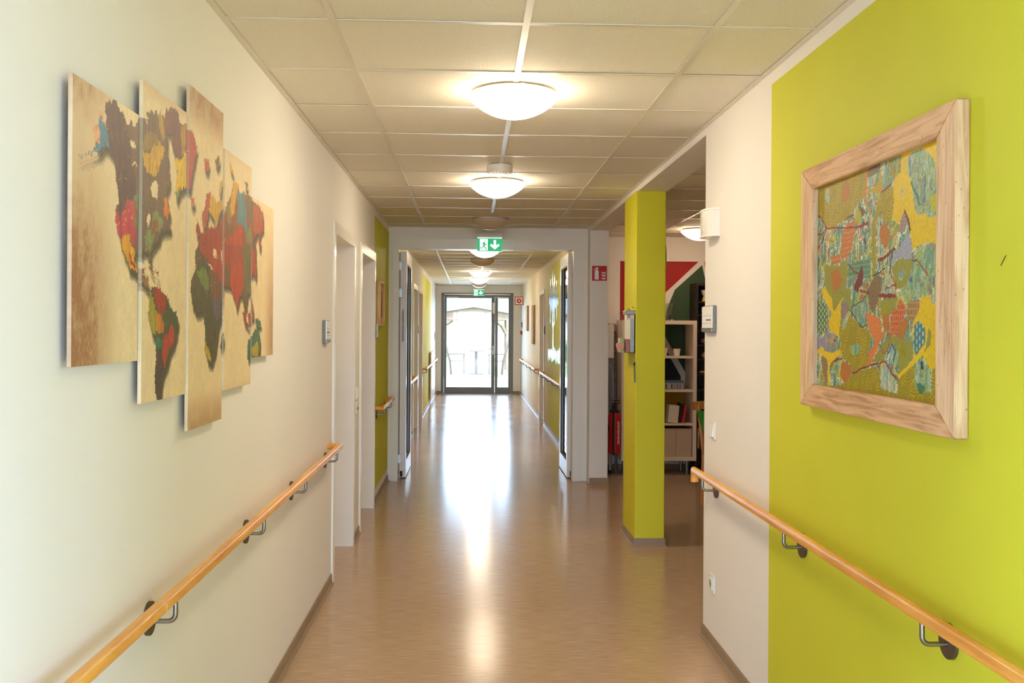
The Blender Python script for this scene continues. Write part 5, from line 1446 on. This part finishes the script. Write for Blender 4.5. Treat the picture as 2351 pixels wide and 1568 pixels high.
obj('upright', tubem([(1.528, 10.45, .004), (1.522, 10.56, 1.48)], .013, 12), mat('ribbed_grey', (128, 118, 108), .5, .3, var=((20, 20, 90), .4, 2)), t, smooth=40)
obj('upright', tubem([(1.485, 10.50, .004), (1.480, 10.57, 1.50)], .011, 12), M['alu'], t, smooth=40)
obj('crossbar', tubem([(1.480, 10.57, 1.46), (1.522, 10.56, 1.44)], .009, 10), M['alu'], t)
obj('top_plate', polym([(1.465, 1.40), (1.542, 1.40), (1.542, 1.545), (1.50, 1.56), (1.465, 1.53)], 1, 10.575, 10.595), mat('stand_plate', (184, 168, 152), .5), t)

# ================================================================ CORRIDOR BEYOND THE FIRE DOORS
# mirror foil tree on the right green field
foil = mat('mirror_foil', (226, 230, 228), .12, 1.0, bump=((14, 26, 26), .9))
t = thing('foil_tree', 'mirror foil tree decoration with grass on the far green wall', 'wall decoration', (XR, 13.9, 1.0))
q = random.Random(11)
def shard(y0, y1, zt, zb, n, amp):
    top, bot = [], []
    for k in range(n + 1):
        y = y0 + (y1 - y0) * k / n
        top.append((y, zt + (q.uniform(.2, 1) * amp if k % 2 else -q.uniform(0, .5) * amp)))
        bot.append((y, zb + (q.uniform(.2, 1) * amp if k % 2 else -q.uniform(0, .5) * amp)))
    return polym(top + bot[::-1], 0, XR - .004, XR - .001)
for k, (y0, zt, zb) in enumerate(((13.12, 1.92, 1.80), (13.30, 2.10, 1.62), (13.47, 2.02, 1.78), (13.64, 2.24, 1.55), (13.80, 2.12, 1.60), (13.96, 2.30, 1.52), (14.14, 2.08, 1.74), (14.32, 2.18, 1.58), (14.52, 1.95, 1.84))):
    obj('foil_shard', shard(y0, y0 + q.uniform(.11, .165), zt, zb, 4, .07), foil, t)
obj('trunk', polym([(13.80, 1.58), (13.99, 1.60), (13.96, 1.45), (14.0, 1.22), (14.05, 1.15), (13.72, 1.15), (13.82, 1.24), (13.85, 1.45)], 0, XR - .0042, XR - .0012), foil, t)
for k in range(13):
    y0 = 12.62 + k * .172
    obj('foil_grass', shard(y0, y0 + q.uniform(.12, .172), 1.20 + q.uniform(-.02, .03), 1.05 + q.uniform(-.02, .03), 4, .045), foil, t)
def canvas_pic(label, y0, y1, z0, z1, rgb):
    t = thing('canvas_picture', label, 'picture', (XR, (y0 + y1) / 2, z0), 'canvas pictures on the far wall')
    obj('canvas_face', boxm(XR - .036, XR - .031, y0, y1, z0, z1), mat('canvas_tone', rgb, .7, var=((5, 5, 5), .3, 4)), t)
    obj('stretcher_frame', boxm(XR - .031, XR - .001, y0, y1, z0, z1), mat('stretcher_wood', (150, 118, 80), .6), t)
canvas_pic('taller brown canvas picture nearer to the far door', 17.87, 18.45, 1.225, 1.925, (168, 140, 96))
canvas_pic('smaller brown canvas picture nearer to the garden door', 19.86, 20.38, 1.455, 1.965, (176, 148, 104))
t = thing('call_point', 'red fire alarm call point at the corridor end', 'alarm button', (XR, 22.4, 1.37))
obj('housing', boxm(XR - .045, XR - .0005, 22.35, 22.45, 1.37, 1.455, bev=.004), M['red'], t)
obj('button_glass', boxm(XR - .047, XR - .0452, 22.375, 22.425, 1.385, 1.44), M['signwhite'], t)
t = thing('wall_thermostat', 'small grey control panel above the red call point', 'control panel', (XR, 22.4, 1.53))
obj('housing', boxm(XR - .030, XR - .0005, 22.36, 22.44, 1.53, 1.65, bev=.003), M['grey'], t)
obj('display', boxm(XR - .0312, XR - .0302, 22.375, 22.425, 1.59, 1.635), M['darksteel'], t)
t = thing('flag_sign', 'square red alarm sign with a white ring projecting from the wall', 'safety sign', (1.05, 22.0, 2.02))
pl = obj('plate', boxm(.957, 1.1445, 21.998, 22.006, 2.022, 2.206), M['red'], t)
obj('white_field', boxm(.975, 1.127, 21.9965, 21.9979, 2.040, 2.188), M['signwhite'], pl)
obj('ring_symbol', lathem([(.055, 21.9952), (.055, 21.9964)], (1.051, 0, 2.114), 'Y', 32), M['red'], pl)
obj('button_symbol', lathem([(.020, 21.994), (.020, 21.9951)], (1.051, 0, 2.114), 'Y', 24), M['signwhite'], pl)
t = thing('radiator', 'cream panel radiator on the left wall near the garden door', 'radiator', (XL, 20.35, .10))
M['rad'] = mat('cream_radiator_enamel', (222, 206, 170), .35)
obj('back_panel', boxm(XL + .012, XL + .022, 19.32, 21.4, .12, 1.02, bev=.003), M['rad'], t)
fp = obj('front_panel', boxm(XL + .036, XL + .046, 19.32, 21.4, .12, 1.02, bev=.003), M['rad'], t)
obj('top_grille', boxm(XL + .010, XL + .048, 19.32, 21.4, 1.021, 1.035), M['rad'], t)
for k in range(24):
    yy = 19.38 + k * .085
    obj('fin', boxm(XL + .0225, XL + .0355, yy, yy + .01, .15, 1.0), M['rad'], t)
obj('valve', tubem([(XL + .03, 19.30, .95), (XL + .03, 19.20, .95), (XL + .03, 19.20, .90)], .012, 10), M['steel'], t)
obj('supply_pipe', tubem([(XL + .03, 19.20, .90), (XL + .03, 19.20, .0)], .008, 10), M['steel'], t)
t = thing('light_switch', 'tiny grey switch plate on the wall before the garden door', 'switch', (XL, 22.2, 1.25))
obj('cover_frame', boxm(XL + .0005, XL + .010, 22.16, 22.24, 1.25, 1.40, bev=.002), M['grey'], t)
obj('rocker', boxm(XL + .010, XL + .014, 22.18, 22.22, 1.28, 1.37), M['white'], t)
for k, (yy, side, lab) in enumerate(((15.22, 'L', 'small name plate between the two far doors'), (15.50, 'R', 'small name plate beside the far door by the foil tree'))):
    door_sign(lab, side, yy - .05, yy + .05, 1.42, 1.54)

# ================================================================ GARDEN OUTSIDE
M['lawn'] = mat('garden_lawn', (104, 122, 70), .9, var=((1.5, 1.5, 1.5), .25, 5), bump=((60, 60, 60), .8))  # grass green varied by noise
struct(obj('ground', boxm(-40, 40, 23.24, 110, -.2, -.02), M['lawn'], base=(0, 60, -.2)))
struct(obj('pavement', boxm(-3.2, 3.5, 23.24, 31.0, -.1, -.005), mat('terrace_concrete', (216, 212, 204), .8, var=((4, 4, 4), .1, 4)), base=(0, 25, -.1)))  # paving made larger and paler to bounce daylight into the corridor end
struct(obj('ground_forecourt', boxm(-40, 40, -45, 1.2, -.2, -.101), mat('forecourt_paving', (150, 148, 142), .9), base=(0, -20, -.2)))
M['teak'] = mat_wood('weathered_teak', (62, 43, 32), (80, 58, 44), axis=0, scale=6, rough=.7)
M['larch'] = mat_wood('shelter_larch', (104, 78, 60), (126, 98, 78), axis=0, scale=6, rough=.7)
t = thing('garden_table', 'small wooden pedestal table on the lawn behind the garden door', 'table', (.17, 33, -.02))
obj('table_top', boxm(-.06, .40, 32.78, 33.22, .735, .775, bev=.006), M['teak'], t)
obj('pedestal', boxm(.12, .22, 32.95, 33.05, .02, .735), M['teak'], t)
obj('foot', boxm(-.05, .39, 32.96, 33.04, -.019, .0195), M['teak'], t)
def garden_chair(x, y, sgn, label):
    t = thing('garden_chair', label, 'chair', (x, y, -.02), 'wooden garden chairs')
    for k in range(4):
        obj('seat_slat', boxm(x - .24 + k * .125, x - .24 + k * .125 + .095, y - .24, y + .24, .42, .445), M['teak'], t)
    for yy in (y - .25, y + .25):
        obj('leg', boxm(x - sgn * .22 - .022, x - sgn * .22 + .022, yy - .022, yy + .022, -.0195, .64), M['teak'], t)
        obj('leg', tubem([(x + sgn * .20, yy, -.0195), (x + sgn * .25, yy, .45), (x + sgn * .44, yy, 1.12)], .026, 8), M['teak'], t)
        obj('armrest', boxm(x - .27, x + .27, yy - .03, yy + .03, .64, .665), M['teak'], t)
    for k in range(5):
        z = .55 + k * .125
        xx = x + sgn * (.25 + (z - .45) * .284)
        obj('back_slat', boxm(xx - .012, xx + .012, y - .225, y + .225, z, z + .085), M['teak'], t)
garden_chair(-.45, 33.0, -1, 'wooden garden chair facing the small table from one side of the pane')
garden_chair(.82, 33.0, 1, 'wooden garden chair half hidden by the door post')
gz = thing('garden_shelter', 'open wooden garden shelter with shallow gable behind the table', 'shelter', (.1, 36, -.02))
for x in (-1.15, 1.30):
    for y in (35.2, 37.4):
        obj('post', boxm(x - .06, x + .06, y - .06, y + .06, -.0195, 1.80), M['larch'], gz)
        s = 1 if x < 0 else -1
        obj('brace', tubem([(x + s * .05, y, 1.35), (x + s * .20, y, 1.62), (x + s * .45, y, 1.79)], .045, 8), M['larch'], gz)
for y in (35.2, 37.4):
    obj('tie_beam', boxm(-1.9, 2.05, y - .05, y + .05, 1.80, 1.90), M['larch'], gz)
    obj('gable_board', polym([(-1.9, 1.90), (2.05, 1.90), (.08, 2.22)], 1, y - .02, y + .02), M['larch'], gz)
obj('roof_panel', polym([(-2.0, 1.90), (.08, 2.245), (.08, 2.285), (-2.0, 1.94)], 1, 34.9, 37.7), M['larch'], gz)
obj('roof_panel', polym([(2.15, 1.90), (.08, 2.245), (.08, 2.285), (2.15, 1.94)], 1, 34.9, 37.7), M['larch'], gz)
hs = thing('garden_house', 'low pale outbuilding with a dark tiled roof across the lawn', 'building', (0, 52, -.02))
obj('wall', boxm(-9, 9, 50.6, 58, -.0195, 2.15), mat('pale_render', (214, 206, 196), .8), hs)
M['slate'] = mat('dark_roof_tile', (66, 70, 78), .6, var=((2, 2, 2), .15, 2))
rf = obj('roof', polym([(50.0, 2.10), (54.3, 3.62), (58.6, 2.10), (58.6, 2.0), (50.0, 2.0)], 0, -9.4, 9.4), M['slate'], hs)
tile_me = None
slope = math.atan2(1.52, 4.3)
for r in range(9):
    for c in range(30):
        yy, zz = 50.02 + r * .47 * math.cos(slope), 2.13 + r * .47 * math.sin(slope)
        xx = -4.6 + c * .31
        if tile_me is None:
            bm = bmesh.new()
            pts = [(-.155, 0), (-.09, .055), (-.02, .06), (.05, .02), (.155, .005), (.155, -.012), (.05, .003), (-.02, .042), (-.09, .037), (-.155, -.017)]
            extrude_poly(bm, pts, 1, 0, .50)
            bmesh.ops.recalc_face_normals(bm, faces=bm.faces[:])
            tile_me = bpy.data.meshes.new('roof_tile'); bm.to_mesh(tile_me); bm.free(); tile_me.materials.append(M['slate'])
        o = bpy.data.objects.new('roof_tile', tile_me); COL.objects.link(o); o.parent = rf
        o.location = Vector((xx, yy, zz)) - ORG[rf.name]
        o.rotation_euler = (slope + .05, 0, 0)
def shrub(name, x, y, rx, rz, n, seed, label, rgb):
    t = thing(name, label, 'shrub', (x, y, -.02), 'shrubs on the lawn')
    q = random.Random(seed)
    bm = bmesh.new()
    for k in range(n):
        a, b = q.uniform(0, 6.283), q.uniform(-1, 1)
        rr = q.uniform(.55, 1) * (1 + .25 * math.sin(3 * a + seed))
        s = math.sqrt(1 - b * b)
        c = Vector((x + rx * rr * s * math.cos(a), y + rx * rr * s * math.sin(a), rz * (1.08 + rr * b)))
        u = Vector((q.uniform(-1, 1), q.uniform(-1, 1), q.uniform(-1, 1))).normalized()
        w = u.cross(Vector((q.uniform(-1, 1), q.uniform(-1, 1), q.uniform(-1, 1)))).normalized()
        L = .07
        bm.faces.new([bm.verts.new(c + p) for p in (u * L, w * L * .5, -u * L, -w * L * .5)])
    obj('foliage', bm, mat('shrub_leaf', rgb, .6), t)['kind'] = 'stuff'
    for k in range(3):
        obj('stem', tubem([(x + .05 * k, y, -.0195), (x + .12 * (k - 1), y + .03, rz)], .02, 6), M['teak'], t)
shrub('shrub', 2.1, 39.0, .8, 1.05, 1600, 3, 'bright green shrub behind the narrow side pane', (112, 130, 52))
shrub('shrub', -1.55, 39.5, .6, .55, 1000, 6, 'low green shrub beside the shelter post', (84, 112, 60))
